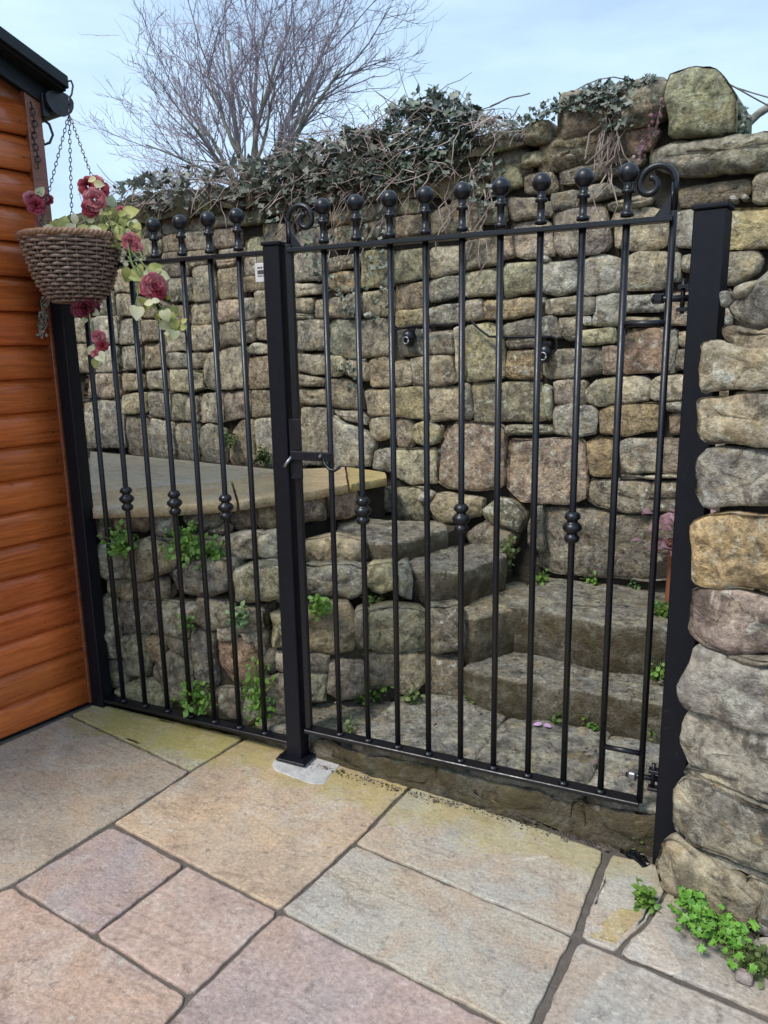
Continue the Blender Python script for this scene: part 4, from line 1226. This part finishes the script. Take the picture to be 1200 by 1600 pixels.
def put_leaf(px, py, ang, size, me, dd=0.0, lean=.35):
    d = BD + dd; p = at_d(px, py, d); a = math.radians(ang)
    dr = CR * math.cos(a) + CU * math.sin(a) - TOC * rnd.uniform(-.2, .25)
    mesh_obj('leaf', me, fl, p, rot=rot_to(dr, TOC + V((0, 0, lean)) + rv() * .35), scale=size * SCX * d * rnd.uniform(.5, .76))
for a in [(138, 292, 15, RED, -.03), (156, 296, 14, RED, -.02), (148, 312, 17, PINK, -.06), (141, 326, 13, RED, -.05), (150, 286, 12, PINK, -.02), (50, 312, 13, PINK, 0), (64, 308, 12, PINK, .0), (57, 322, 14, RED, -.02), (74, 312, 9, RED, .02),
          (205, 378, 14, PINK, -.05), (214, 386, 9, PINK, -.05), (190, 330, 8, PINK, 0), (240, 446, 19, PINK, -.08), (232, 452, 13, RED, -.08), (248, 457, 12, RED, -.08),
          (133, 482, 18, DARK, .0), (122, 484, 11, DARK, .0), (145, 480, 11, DARK, .02), (154, 527, 11, PINK, -.03), (160, 540, 9, RED, -.03), (150, 552, 8, PINK, -.03)]: put_flower(*a)
put_flower(62, 316, 10, DARK, .01)
for a in [(150, 278, 200, 26, OC, -.08), (146, 286, -10, 30, OC, -.09), (60, 305, 60, 24, PL, -.02), (135, 345, 65, 30, HL, -.04), (118, 350, 100, 34, OC, -.03), (98, 356, 80, 36, GL, -.02), (92, 358, 140, 30, GL, -.02), (106, 360, 40, 26, PL, -.04),
          (85, 360, 160, 26, OC, -.04), (120, 362, 30, 30, OL, -.05), (150, 360, 20, 44, OL, -.04), (140, 364, 25, 40, PL, -.05), (160, 350, 70, 38, OL, -.02), (170, 340, 60, 36, OL, .0), (165, 330, 110, 34, OC, .0), (172, 322, 80, 34, PL, .0), (180, 345, 30, 36, GL, 0),
          (190, 340, -20, 36, PL, -.03), (195, 335, 20, 36, GL, -.02), (205, 345, -60, 36, PL, -.04), (212, 362, -70, 34, GL, -.03), (196, 355, -100, 34, GL, -.03), (186, 362, -140, 30, OL, -.03), (200, 368, -30, 30, OL, -.03), (178, 352, -60, 40, OL, -.04),
          (204, 420, -110, 34, GL, -.06), (212, 418, -60, 38, GL, -.06), (226, 424, -30, 34, PL, -.06), (236, 424, 30, 34, GL, -.06), (242, 430, -10, 32, PL, -.06), (220, 430, 190, 32, GL, -.06), (240, 472, -170, 26, OC, -.1), (236, 470, 0, 26, OC, -.1), (208, 478, -60, 1, HL, -.08),
          (214, 478, -92, 34, HL, -.09), (256, 484, -70, 34, PL, -.09), (232, 470, -110, 34, OL, -.07), (228, 478, -130, 30, OL, -.07), (262, 492, -30, 30, GL, -.07), (272, 500, -80, 26, GL, -.07), (266, 502, -140, 28, PL, -.07), (282, 512, 10, 22, GL, -.07), (272, 516, -100, 24, PL, -.07),
          (146, 540, -120, 24, OC, -.04), (152, 556, -40, 26, HL, -.04), (150, 558, -100, 24, OL, -.03), (156, 548, -60, 26, OC, -.04), (125, 478, -150, 18, PL, .0), (145, 486, -30, 16, PL, .0), (133, 496, -100, 16, PL, .0)]: put_leaf(*a)
def strand(pts, r=.0028, mtl='stem_green'):
    P_ = [at_d(x, y, BD + d) for x, y, d in pts]; out = []
    for i in range(len(P_) - 1):
        p0, p1, p2, p3 = P_[max(0, i - 1)], P_[i], P_[i + 1], P_[min(len(P_) - 1, i + 2)]
        for k in range(5):
            t = k / 5; out.append(.5 * ((2 * p1) + (p2 - p0) * t + (2 * p0 - 5 * p1 + 4 * p2 - p3) * t * t + (3 * p1 - p0 - 3 * p2 + p3) * t ** 3))
    out.append(P_[-1]); pb = PB(); pb.tube(out, r, 5); pb.build('stem', M[mtl], fl, smooth=True)
strand([(130, 366, .02), (140, 330, -.02), (148, 300, -.05)]); strand([(60, 374, 0), (56, 345, 0), (58, 318, 0)], .004, 'petal_pink'); strand([(75, 372, 0), (70, 340, 0), (66, 318, 0)])
strand([(140, 366, .0), (172, 345, -.03), (196, 370, -.06), (206, 410, -.07), (222, 440, -.06), (232, 470, -.07), (262, 500, -.06), (285, 515, -.06)])
strand([(160, 362, .0), (185, 352, -.03), (204, 390, -.06), (230, 420, -.06), (240, 440, -.06)]); strand([(200, 400, -.06), (216, 440, -.06), (212, 478, -.08)], .0022); strand([(212, 410, -.07), (236, 455, -.07), (258, 490, -.08)], .0022)
strand([(160, 366, 0), (190, 375, -.04), (212, 385, -.05), (224, 405, -.06)]); strand([(138, 470, .0), (142, 505, -.02), (152, 530, -.03), (152, 560, -.03)], .0025)
for i in range(120):
    if i % 2: x, y = rnd.uniform(140, 214), rnd.uniform(322, 392); y = max(y, 322 + max(0, x - 170) * .7)
    else: k = rnd.random(); x, y = 198 + 84 * k + rnd.uniform(-14, 14), 400 + 115 * k ** .8 + rnd.uniform(-22, 14)
    put_leaf(x, y, rnd.uniform(-200, 60), rnd.uniform(12, 24), rnd.choice([OL, OL, GL, OC]), rnd.uniform(-.06, .02))
for i in range(16):
    x = rnd.uniform(140, 200); y = rnd.uniform(318, 362)
    strand([(x - 18, 366, 0), (x - 6, (y + 366) / 2, -.02), (x, y, -.03)], .0018)
# dried tendril under the basket, in front of the trim
pb = PB()
for i in range(4):
    pts = [at_d(74 - i * 1.5 + math.sin(k * 1.3 + i) * 5 - k * .8, 462 + k * 7.5, 2.86) for k in range(9 + (i % 2))]
    pb.tube(pts, .0022, 4)
for i in range(26): add_leaf(pb, 'oval', at_d(64 + rnd.uniform(-4, 12), rnd.uniform(465, 532), 2.855), rv() + V((0, 0, -.6)), TOC, .014)
tag(pb.build('dried_tendril', M['bark'], origin=at_d(74, 462, 2.86)), 'dried brown tendril hanging under the wicker basket', 'plant')

# ------------------------------------------------------------------ iron fittings and cable on the back wall
for px, py, lab in ((645, 528, 'left black iron fitting on the back wall under a thin ledge'), (857, 552, 'right black iron fitting on the back wall at the cable end')):
    c = on_wall(px, py) + WN * .035
    t = thing('wall_fitting', lab, 'wall fitting', c, 'black iron fittings on the back wall')
    bm = bmesh.new(); add_lathe(bm, [(.012, -.040), (.026, -.022), (.034, .0), (.032, .02), (.020, .034), (.010, .038)], c, 10); finish('body', bm, M['black'], t, smooth=True)
    tube_obj('ring', [c + WN * .03 + WT * (math.cos(a) * .016) + V((0, 0, math.sin(a) * .016 - .012)) for a in [k * math.pi / 6 for k in range(13)]], .004, M['steel'], t, 6)
    box_obj('plate', c + V((-.02, .02, -.02)), c + V((.02, .05, .05)), M['black'], t, .003)
pb = PB(); pb.tube([on_wall(*p) + WN * .05 for p in [(742, 500), (756, 514), (772, 526), (800, 527), (840, 527), (868, 526), (876, 530), (877, 544), (870, 552)]], .0058, 6)
tag(pb.build('cable', M['black'], origin=on_wall(742, 500)), 'thin black cable running along the back wall to the right fitting', 'cable')
pb = PB(); pb.tube([on_wall(*p) + WN * .05 for p in [(622, 516), (650, 511), (690, 508), (716, 508)]], .0055, 6)
tag(pb.build('rod', M['black'], origin=on_wall(622, 516)), 'short black rod above the left iron fitting on the back wall', 'rod')

# ------------------------------------------------------------------ pot with purple plant at the right of the landing
pc = on_z(1062, 950, .462); pc = V((pc.x + .0, pc.y, .462)); 
pot = thing('chimney_pot_planter', 'tall terracotta pot half hidden behind the right gate post', 'plant pot', pc)
bm = bmesh.new(); add_lathe(bm, [(.062, 0), (.062, .02), (.058, .03), (.056, .235), (.070, .245), (.072, .275), (.062, .277), (.058, .255), (.01, .25)], pc, 24); finish('pot', bm, M['terracotta'], pot, smooth=False)
hp = thing('purple_plant', 'purple leaved plant with ruffled pinkish leaves growing in the terracotta pot', 'plant', pc + V((0, 0, .25)))
HM = leaf_mesh('leaf', 'heart', M['heuchera'], .3, .5); pbs = PB()
for i in range(34):
    a = rnd.uniform(0, 6.28); r = rnd.uniform(.03, .145); z = .29 + rnd.uniform(-.03, .15) - r * .2
    p = pc + V((math.cos(a) * r - .02, math.sin(a) * r, z)); d = V((math.cos(a), math.sin(a), rnd.uniform(-.4, .4)))
    mesh_obj('leaf', HM, hp, p, rot=rot_to(d, V((0, -.4, 1)) + rv() * .5), scale=rnd.uniform(.04, .062))
    pbs.tube([pc + V((0, 0, .25)), (p + pc + V((0, 0, .27))) / 2 + V((0, 0, .02)), p], .0016, 3)
pbs.build('stems', M['heuchera'], hp, kind='stuff')

# ------------------------------------------------------------------ weeds and herbs
def weed(px, py, size, mtl, label, on, n=None, kind='oval', hgt=1.0, ls=.022, wide=1.0, name='weed'):
    if on == 'ground': p = on_ground(px, py); up = V((0, 0, 1))
    elif on == 'wall': p = on_wall(px, py) + WN * .03; up = (WN + V((0, 0, .6))).normalized()
    elif isinstance(on, tuple):
        P, n_ = seg_plane(*on); p = on_plane(px, py, P, n_) + n_ * .04; up = (n_ + V((0, 0, .7))).normalized()
    else: p = on_z(px, py, on); up = V((0, 0, 1))
    pb = PB(); n = int((n or int(60 * size / .08)) * 1.25)
    for i in range(n):
        d = rv(); d = (d + up * .55); d = V((d.x * wide, d.y, d.z * hgt)); q = p + d * size * rnd.uniform(.15, .75)
        add_leaf(pb, kind, q, rv() + up * .3, up + rv() * .7, ls * rnd.uniform(.6, 1.25))
        pb.tube([p, (p + q) / 2 + up * .006, q], .0009, 3)
    o = pb.build(name, M[mtl], origin=p, smooth=True); tag(o, label, 'weed', 'weeds growing in the joints'); return o
W = [
 (205, 848, .085, 'weed', 'bright weed on the rockery ledge nearest the shed', LOWA, 110),
 (300, 850, .10, 'weed', 'wide bright weed on the rockery ledge behind the fourth bar', MID1, 150),
 (332, 866, .085, 'weed', 'weed hanging over the dark rockery stone', MID1, 110),
 (322, 1085, .09, 'weed', 'weed at the rockery foot behind the middle of the railing panel', LOWA, 120),
 (416, 1085, .085, 'weed', 'tall weed beside the middle post at the rockery foot', LOWA, 120, 1.9),
 (424, 1128, .06, 'weed', 'low weed under the tall one beside the middle post', LOWA, 60),
 (304, 968, .04, 'weed', 'small weed below the white stone of the rockery', LOWA, 34),
 (384, 960, .055, 'weed_pale', 'pale grey green weed on the rockery face', LOWA, 55),
 (490, 818, .055, 'weed', 'weed just right of the middle post under the terrace edge', .70, 60),
 (498, 944, .06, 'weed', 'weed on the stone ledge right of the middle post', LOWB, 80),
 (598, 866, .055, 'weed', 'weed at the foot of the fifth step', .615, 60),
 (630, 890, .05, 'weed_pale', 'pale weed at the left end of the fourth step', .50, 50, 1.6),
 (583, 946, .045, 'weed_dark', 'dull weed below the fourth step on the left', .47, 40),
 (570, 1092, .06, 'weed', 'weed at the foot of the rubble left of the first tread', .12, 60),
 (596, 1082, .055, 'weed', 'weed against the rubble beside the second gate bar from the latch', .12, 55),
 (645, 1098, .045, 'weed_dark', 'dull weed along the back of the first tread', .12, 40),
 (735, 1094, .05, 'weed', 'star shaped weed at the corner of the second step', .12, 34),
 (800, 1108, .04, 'weed_dark', 'sparse weed at the foot of the second step', .12, 30),
 (870, 1128, .045, 'weed_dark', 'sparse weed right of the pink petal', .12, 34),
 (925, 1136, .045, 'weed', 'weed at the foot of the second step near the brace bar', .12, 44),
 (1022, 1152, .055, 'weed', 'weed beside the lower gate hinge', .12, 60),
 (1026, 1060, .05, 'weed', 'weed on the second tread beside the right post', .262, 55),
 (1035, 962, .06, 'weed', 'weed at the foot of the terracotta pot', .46, 70),
 (845, 908, .05, 'weed', 'weed on the landing below the dark block', .46, 34),
 (925, 908, .05, 'weed', 'thin weed at the back of the landing', .46, 36),
 (992, 915, .05, 'weed_pale', 'pale weed at the back of the landing near the pot', .46, 40),
 (790, 880, .06, 'weed_dark', 'mossy weed in the dark gap right of the fourth step', .55, 80, 1.7),
 (380, 712, .06, 'weed', 'weed at the foot of the back wall on the terrace', .89, 55),
 (412, 720, .07, 'weed_dark', 'low green weed on the terrace left of the middle post', .89, 80),
 (490, 722, .05, 'weed_dark', 'dull weed on the terrace under the latch', .89, 40),
 (368, 690, .07, 'weed_dark', 'weed climbing the foot of the back wall', 'wall', 60),
 (545, 1145, .04, 'weed_dark', 'tiny weed behind the bottom rail of the gate', .10, 26),
 (596, 1204, .055, 'weed', 'weed at the foot of the kerb right of the middle post', 'ground', 70),
 (575, 1196, .04, 'weed_dark', 'small dull weed at the kerb next to the concrete patch', 'ground', 30),
 (690, 1228, .04, 'weed_dark', 'small weed at the kerb below the fourth gate bar', 'ground', 30),
 (990, 1318, .05, 'weed_dark', 'dull weed at the kerb beside the foot of the right post', 'ground', 40),
 (1006, 1412, .045, 'weed', 'small round green weed on the paving left of the herb', 'ground', 70),
 (1190, 1520, .06, 'weed_dark', 'dull sprawling weed at the foot of the stone pier', 'ground', 70),
 (1165, 1500, .05, 'weed_dark', 'dull creeping weed below the bright herb', 'ground', 50),
]
for wd in W:
    px, py, sz, mt_, lab, on, *r = wd
    sz *= 1.22
    weed(px, py, sz, mt_, lab, on, r[0] if r else None, hgt=r[1] if len(r) > 1 else 1.0, ls=.024 if sz > .05 else .019)
# the big bright herb at the foot of the pier
hp_ = on_ground(1098, 1462)
herb = thing('herb', 'bright green lobed leaf plant growing where the stone pier meets the paving', 'plant', hp_)
HBM = leaf_mesh('leaf', 'lobed', M['herb'], .15, .3); pbs = PB()
HT = (CAM - hp_).normalized()
for i in range(125):
    fx = rnd.betavariate(1.6, 1.4); px = 1042 + fx * 128; py = 1408 + fx * 50 + rnd.gauss(0, 17)
    if i < 12: px = rnd.uniform(1070, 1110); py = rnd.uniform(1392, 1430)
    dd = rnd.uniform(-.05, .04); base = on_ground(px, py + 22); p = base - CF * 0 + V((0, 0, rnd.uniform(.015, .055))) + HT * .02
    a = rnd.uniform(0, 6.28); d = V((math.cos(a), math.sin(a) - .25, rnd.uniform(-.3, .5)))
    mesh_obj('leaf', HBM, herb, p, rot=rot_to(d, V((0, -.5, 1)) + rv() * .45), scale=rnd.uniform(.018, .036))
    pbs.tube([hp_ + (base - hp_) * .6, p - V((0, 0, .01)), p], .0012, 3)
pbs.build('stems', M['stem_green'], herb, kind='stuff')

# pink petal on the first tread and a dark scrap by the right post
p = on_z(848, 1134, .125); pb = PB()
for k in range(4): add_leaf(pb, 'oval', p + V((rnd.uniform(-.015, .012), rnd.uniform(-.006, .006), .004)), V((1, rnd.uniform(-.5, .3), .05)) * (1 if k % 2 else -1), V((0, -.2, 1)), .03)
tag(pb.build('fallen_petal', M['petal_lilac'], origin=p), 'fallen pinkish lilac petal lying on the first stone tread', 'petal')
p = [on_ground(*q) for q in [(972, 1326), (996, 1318), (1016, 1350), (1002, 1356)]]
o = stone('dark_scrap', [q + V((0, 0, .006)) for q in p], (0, 0, 1), .012, M['black_post'], (.02, .02, .02), None, bulge=.004, rr=.004, rough=.010, edge=.004, facet=.5)
tag(o, 'small black scrap lying on the paving by the foot of the right post', 'scrap')
p = on_ground(1160, 1535)
o = stone('loose_stone', [p + V((x, y, .024)) for x, y in ((-.018, -.01), (.018, -.012), (.02, .01), (-.012, .014))], (0, 0, 1), .026, M['stone_pier'], (.42, .36, .33), None, bulge=.01, rr=.01, rough=.004, edge=.008)
tag(o, 'small pinkish loose stone below the green herb', 'stone')
for q in [(1190, 1455), (1196, 1492)]:
    p = on_ground(*q)
    o = stone('loose_stone', [p + V((x, y, .03)) for x, y in ((-.03, -.022), (.03, -.024), (.035, .02), (-.02, .024))], (0, 0, 1), .03, M['stone_pier'], (.36, .34, .31), None, bulge=.015, rr=.02, rough=.006, edge=.015)
    tag(o, 'loose grey stone at the foot of the pier, ' + ('upper of two' if q[1] < 1470 else 'lower of two'), 'stone')

# ------------------------------------------------------------------ ivy, brambles, tree
def in_poly(x, y, pl):
    c = False; j = len(pl) - 1
    for i in range(len(pl)):
        if (pl[i][1] > y) != (pl[j][1] > y) and x < (pl[j][0] - pl[i][0]) * (y - pl[i][1]) / (pl[j][1] - pl[i][1]) + pl[i][0]: c = not c
        j = i
    return c
def sample(pl):
    xs = [p[0] for p in pl]; ys = [p[1] for p in pl]
    while True:
        x, y = rnd.uniform(min(xs), max(xs)), rnd.uniform(min(ys), max(ys))
        if in_poly(x, y, pl): return x, y
ivy = thing('ivy', 'dark green ivy sprawling over the top of the back wall', 'ivy', on_wall(680, 230))
IM = leaf_mesh('leaf', 'ivy', M['ivy'], .18, .3); IG = leaf_mesh('leaf', 'ivy', M['ivy_grey'], .2, .4)
DENSE = [(560, 222), (600, 196), (640, 170), (690, 148), (735, 165), (750, 200), (744, 235), (725, 262), (690, 285), (650, 300), (610, 288), (585, 262)]
def wall_pt(px, py, out): return on_wall(px, py) + WN * out
for i in range(285):
    px, py = sample(DENSE); e = rnd.uniform(.02, .075)
    p = wall_pt(px, py, e); d = V((rnd.uniform(-.8, .8), -.5, rnd.uniform(-1.2, .3)))
    mesh_obj('leaf', IM if rnd.random() < .86 else IG, ivy, p, rot=rot_to(d, WN + V((0, 0, .8)) + rv() * .55), scale=rnd.uniform(.030, .056))
pb = PB(); pg = PB()
def ivy_fill(pl, n, lo, hi, sz, grey=.3, kind='ivy'):
    for i in range(n):
        px, py = sample(pl); p = wall_pt(px, py, rnd.uniform(lo, hi))
        add_leaf(pg if rnd.random() < grey else pb, kind, p, V((rnd.uniform(-.9, .9), -.4, rnd.uniform(-1.1, .5))), WN + V((0, 0, .7)) + rv() * .7, sz * rnd.uniform(.6, 1.25))
ivy_fill(DENSE, 700, -.06, .06, .034, .5)
ivy_fill([(420, 262), (500, 225), (560, 205), (600, 250), (620, 300), (560, 320), (480, 318), (430, 300)], 330, .0, .10, .045, .55)
ivy_fill([(600, 170), (690, 140), (745, 160), (760, 190), (700, 180), (640, 190)], 120, -.1, .10, .045, .6)
ivy_fill([(822, 196), (842, 172), (880, 158), (940, 136), (1000, 130), (1030, 122), (1030, 132), (960, 152), (935, 185), (880, 182), (835, 200)], 330, .03, .085, .024, .5)
ivy_fill([(735, 178), (830, 196), (826, 214), (742, 214)], 90, .0, .07, .024, .6)
ivy_fill([(930, 150), (980, 130), (1000, 200), (960, 220)], 40, .05, .10, .03, .8)
ivy_fill([(480, 340), (620, 320), (620, 500), (560, 500), (500, 460)], 150, .03, .07, .030, .5)
ivy_fill([(520, 560), (575, 560), (575, 610), (540, 600)], 36, .03, .06, .024, .3)
ivy_fill([(390, 320), (470, 300), (470, 350), (400, 350)], 60, .03, .08, .034, .4)
ivy_fill([(735, 260), (790, 240), (800, 330), (735, 330)], 70, .03, .08, .028, .7)
ivy_fill([(1148, 150), (1162, 170), (1160, 205), (1148, 200)], 24, -.1, .0, .034, .2)
pb.build('foliage', M['ivy'], ivy, smooth=True, kind='stuff'); pg.build('foliage', M['ivy_grey'], ivy, smooth=True, kind='stuff')
# heap of soil, moss and dead leaves on top of the wall on the left
bm = bmesh.new(); nx, nd = 90, 14; grid = []
for i in range(nx + 1):
    s = -3.0 + 3.35 * i / nx; row = []
    topz = 2.36 + .05 * math.sin(s * 2.1) + .03
    for j in range(nd + 1):
        a = math.pi * j / nd; nv = noise.noise(V((s * 5, j * .7, 3))) * .035 + noise.noise(V((s * 14, j * 1.7, 9))) * .02
        fade = max(.12, min(1, (.35 - s) / .5))
        out = .06 - (1 - math.cos(a)) * .29; z = 2.33 + (math.sin(a) * (topz - 2.30) + nv) * fade - (.07 * fade if j == 0 else 0)
        row.append(bm.verts.new(WO + WT * s + WN * (out + nv * .6) + V((0, 0, z))))
    grid.append(row)
for i in range(nx):
    for j in range(nd): bm.faces.new((grid[i][j], grid[i + 1][j], grid[i + 1][j + 1], grid[i][j + 1]))
o = finish('moss_heap', bm, M['soil'], origin=WO + V((-1, 0, 2.3)), smooth=True); tag(o, 'mossy heap of soil and litter along the wall top', 'moss', kind='stuff')
pb = PB()
TANG = [(150, 320), (200, 290), (260, 270), (330, 262), (400, 250), (470, 236), (540, 205), (600, 190), (620, 240), (600, 300), (520, 316), (430, 312), (330, 325), (240, 340), (180, 345)]
for i in range(1500):                                   # bramble stems and stalks
    px, py = (sample(TANG) if i % 5 else sample(DENSE)) if i % 9 else sample([(735, 172), (830, 190), (830, 214), (745, 222)]); p = wall_pt(px, py, rnd.uniform(-.18, .12)); d = V((rnd.uniform(-1, 1), rnd.uniform(-.6, .3), rnd.uniform(-.6, .75))).normalized()
    L_ = rnd.uniform(.06, .26); pts = [p]
    if not i % 9: d.z = min(d.z, .15); d.y = -abs(d.y); L_ *= .6
    for k in range(4):
        d = (d + rv() * .35 + V((0, 0, -.10))).normalized(); pts.append(pts[-1] + d * L_ / 4)
    r = rnd.uniform(.0011, .0030); pb.tube(pts, [r, r, r * .9, r * .8, r * .5], 3)
for i in range(60):                                     # long trailing stems down the wall face
    px = rnd.choice([rnd.uniform(455, 620), rnd.uniform(470, 560), rnd.uniform(720, 780), rnd.uniform(720, 780), rnd.uniform(950, 990)]); py = rnd.uniform(230, 320)
    if px > 900: py = rnd.uniform(160, 220)
    pts = []; x, y = px, py
    for k in range(rnd.randint(4, 9)):
        pts.append(wall_pt(x, y, rnd.uniform(.03, .06))); x += rnd.uniform(-16, 9); y += rnd.uniform(10, 26)
    r = rnd.uniform(.0014, .0036); pb.tube(pts, r, 4)
o = pb.build('bramble_stems', M['dead'], origin=WO + V((-1, 0, 2.35))); tag(o, 'tangle of dead brown bramble stems over the wall top', 'brambles', kind='stuff')
pb = PB()
for i in range(900):
    px, py = sample(TANG); add_leaf(pb, 'oval', wall_pt(px, py, rnd.uniform(-.15, .11)), rv(), WN + V((0, 0, .8)) + rv() * .8, rnd.uniform(.012, .028))
o = pb.build('leaf_litter', M['dead_leaf'], origin=WO + V((-1, 0, 2.35))); tag(o, 'dead brown leaves caught among the bramble stems', 'dead leaves', kind='stuff')
pb = PB()
for i in range(260):
    px, py = sample([(200, 290), (330, 265), (470, 240), (600, 196), (600, 290), (430, 306), (240, 335)]); p = wall_pt(px, py, rnd.uniform(-.02, .12))
    for k in range(4): add_leaf(pb, 'blade', p, V((rnd.uniform(-1, 1), -.5, rnd.uniform(-.8, .6))), rv(), rnd.uniform(.03, .07))
o = pb.build('moss_tufts', M['ivy_grey'], origin=WO + V((-1, 0, 2.35))); tag(o, 'grey green moss tufts among the bramble stems', 'moss', kind='stuff')
# single arching stems over the coping at the right
def arch(name, lab, cat, pts, r, mtl='dead', out=0.0, n=5):
    pb = PB(); pb.tube([wall_pt(x, y, out - .04 * i) for i, (x, y) in enumerate(pts)], r, n); tag(pb.build(name, M[mtl], origin=wall_pt(*pts[0], out), smooth=True), lab, cat)
arch('bramble_stem', 'thin dark bramble stem arching above the coping left of the big cap stone', 'stem', [(898, 142), (910, 128), (926, 115), (944, 107), (962, 107), (982, 111), (1000, 115), (1018, 123)], .0028, 'bark')
arch('bramble_stem', 'short dark twig rising from the wall top right of the ivy', 'stem', [(766, 166), (774, 156), (786, 144), (796, 138), (804, 130)], .0030, 'bark')
arch('bramble_stem', 'thin twig meeting the big cap stone from the left', 'stem', [(1012, 128), (1030, 126), (1044, 120), (1060, 108)], .0026, 'bark')
arch('wire', 'upper of two dark wires running right from the big cap stone', 'wire', [(1124, 118), (1140, 121), (1165, 125), (1200, 131), (1270, 140)], .0030, 'bark', -.1)
arch('wire', 'lower of two dark wires running right from the big cap stone', 'wire', [(1130, 119), (1150, 127), (1175, 138), (1200, 148), (1270, 172)], .0030, 'bark', -.1)
arch('pink_stem', 'pale pinkish dead flower stem hanging beside the cap stone', 'stem', [(1040, 172), (1030, 190), (1020, 215), (1010, 240), (1004, 256)], .0045, 'dead', .06)
pb = PB()
for i in range(60):
    k = rnd.random(); x, y = 1042 - 38 * k, 168 + 88 * k; p = wall_pt(x + rnd.uniform(-8, 8), y + rnd.uniform(-5, 5), rnd.uniform(.06, .10)); add_leaf(pb, 'oval', p, rv(), WN + rv(), .018)
tag(pb.build('dead_flowers', M['heuchera'], origin=wall_pt(1020, 210, .06)), 'withered pinkish flower heads along the stem beside the cap stone', 'flowers', kind='stuff')
pb = PB(); q = [at_d(x, y, 5.2 + .0) for x, y in [(1100, 290), (1130, 236), (1152, 210), (1172, 190), (1186, 177), (1205, 165), (1250, 120), (1300, 60)]]
pb.tube(q, [.035, .034, .032, .03, .028, .027, .02, .012], 8)
tag(pb.build('bare_branch', M['bark'], origin=q[0], smooth=True), 'thick bare brown branch slanting up behind the wall at the right edge', 'branch')

# bare shrub-like tree behind the wall
TD = 5.6
tree = thing('bare_tree', 'leafless tree with many thin purplish twigs behind the wall', 'tree', on_z(395, 300, 0) * 0 + V((at_d(395, 300, TD).x, at_d(395, 300, TD).y, -.1)))
trunk = PB(); limbs = PB(); twigs = PB(); trnd = random.Random(21)
tb = at_d(395, 285, TD); root = V((tb.x, tb.y, -.12))
trunk.tube([root, root + V((.03, .02, 1.0)), tb - V((0, 0, .5)), tb - V((.02, 0, .12))], [.09, .08, .075, .065], 9)
def trv():
    while True:
        p = V((trnd.uniform(-1, 1), trnd.uniform(-1, 1), trnd.uniform(-1, 1)))
        if .05 < p.length < 1: return p.normalized()
def grow(p, d, L_, r, lvl):
    n = 5 if lvl < 2 else 4; pts = [p]; rad = [r]
    for k in range(n):
        d = (d + trv() * (.16 if lvl < 2 else .24) + V((0, 0, .05))).normalized(); pts.append(pts[-1] + d * L_ / n); rad.append(r * (1 - .62 * (k + 1) / n))
    (limbs if lvl == 0 else twigs).tube(pts, rad, 5 if lvl == 0 else 3)
    if lvl >= 4 or (lvl == 3 and trnd.random() < .35): return
    nb = (6, 5, 4, 3)[lvl]
    for k in range(nb):
        t = .22 + .78 * (k + trnd.random()) / nb; i = min(n - 1, int(t * n)); q = pts[i].lerp(pts[i + 1], t * n - i)
        nd_ = (d + trv() * (.75 if lvl else .62)).normalized()
        if nd_.z < -.1: nd_.z *= -.5
        grow(q, nd_, L_ * trnd.uniform(.42, .66), max(.0018, r * .48 * (1.15 - t * .5)), lvl + 1)
for tx, ty, dd, r in [(228, 170, -.2, .022), (255, 92, .3, .025), (300, 60, -.3, .027), (345, 10, .2, .03), (395, -10, -.2, .03), (440, -20, .3, .03), (485, 0, 0, .028), (525, 25, -.3, .028), (565, 80, .2, .026), (570, 140, -.2, .022), (225, 225, .2, .02), (330, 120, .5, .02), (460, 90, -.5, .022), (505, 150, .3, .02), (190, 200, -.2, .016), (205, 262, 0, .014), (270, 160, .4, .018)]:
    tgt = at_d(tx, ty, TD + dd); st = tb + V((trnd.uniform(-.08, .08), trnd.uniform(-.05, .05), trnd.uniform(-.25, .02)))
    d = tgt - st; grow(st, d.normalized(), d.length * .80, r * .8, 0)
trunk.build('trunk', M['bark'], tree, smooth=True); limbs.build('limbs', M['bark'], tree, smooth=True, kind='stuff'); twigs.build('twigs', M['twig'], tree, kind='stuff')

# litter and grit
pb = PB()
for i in range(150):
    k = rnd.random()
    if k < .45: p = V((rnd.uniform(-.3, 1.06), rnd.uniform(.06, .40), .128)); 
    elif k < .65: p = V((rnd.uniform(.45, 1.06), rnd.uniform(.47, .62), .275))
    elif k < .8: p = V((rnd.uniform(.45, 1.05), rnd.uniform(.75, 1.05), .474))
    else: x = rnd.uniform(-.1, 1.08); p = V((x, rnd.uniform(-.05, -.012), gz(x) + .006))
    add_leaf(pb, 'oval', p, V((rnd.uniform(-1, 1), rnd.uniform(-1, 1), .05)), V((0, 0, 1)) + rv() * .35, rnd.uniform(.008, .022))
tag(pb.build('leaf_litter', M['dead_leaf'], origin=(.4, .2, .12)), 'scattered brown leaf scraps on the steps and along the kerb', 'dead leaves', kind='stuff')
pb = PB()
for i in range(900):
    x = rnd.uniform(-.12, 1.12); y = -.012 - abs(rnd.gauss(0, .016)); r = rnd.uniform(.0015, .005); c = V((x, y, gz(x) + r * .4))
    pb.poly([c + rv() * r for _ in range(4)], [(0, 1, 2), (0, 2, 3), (0, 3, 1), (1, 3, 2)])
for i in range(260):
    a = rnd.random(); x = 1.12 + .30 * a; y = -.13 - .09 * a - abs(rnd.gauss(0, .02)); r = rnd.uniform(.002, .007); c = V((x, y, gz(x) + r * .4))
    pb.poly([c + rv() * r for _ in range(4)], [(0, 1, 2), (0, 2, 3), (0, 3, 1), (1, 3, 2)])
tag(pb.build('grit', M['soil'], origin=(.5, -.02, 0)), 'dark grit and soil gathered along the foot of the kerb and pier', 'grit', kind='stuff')
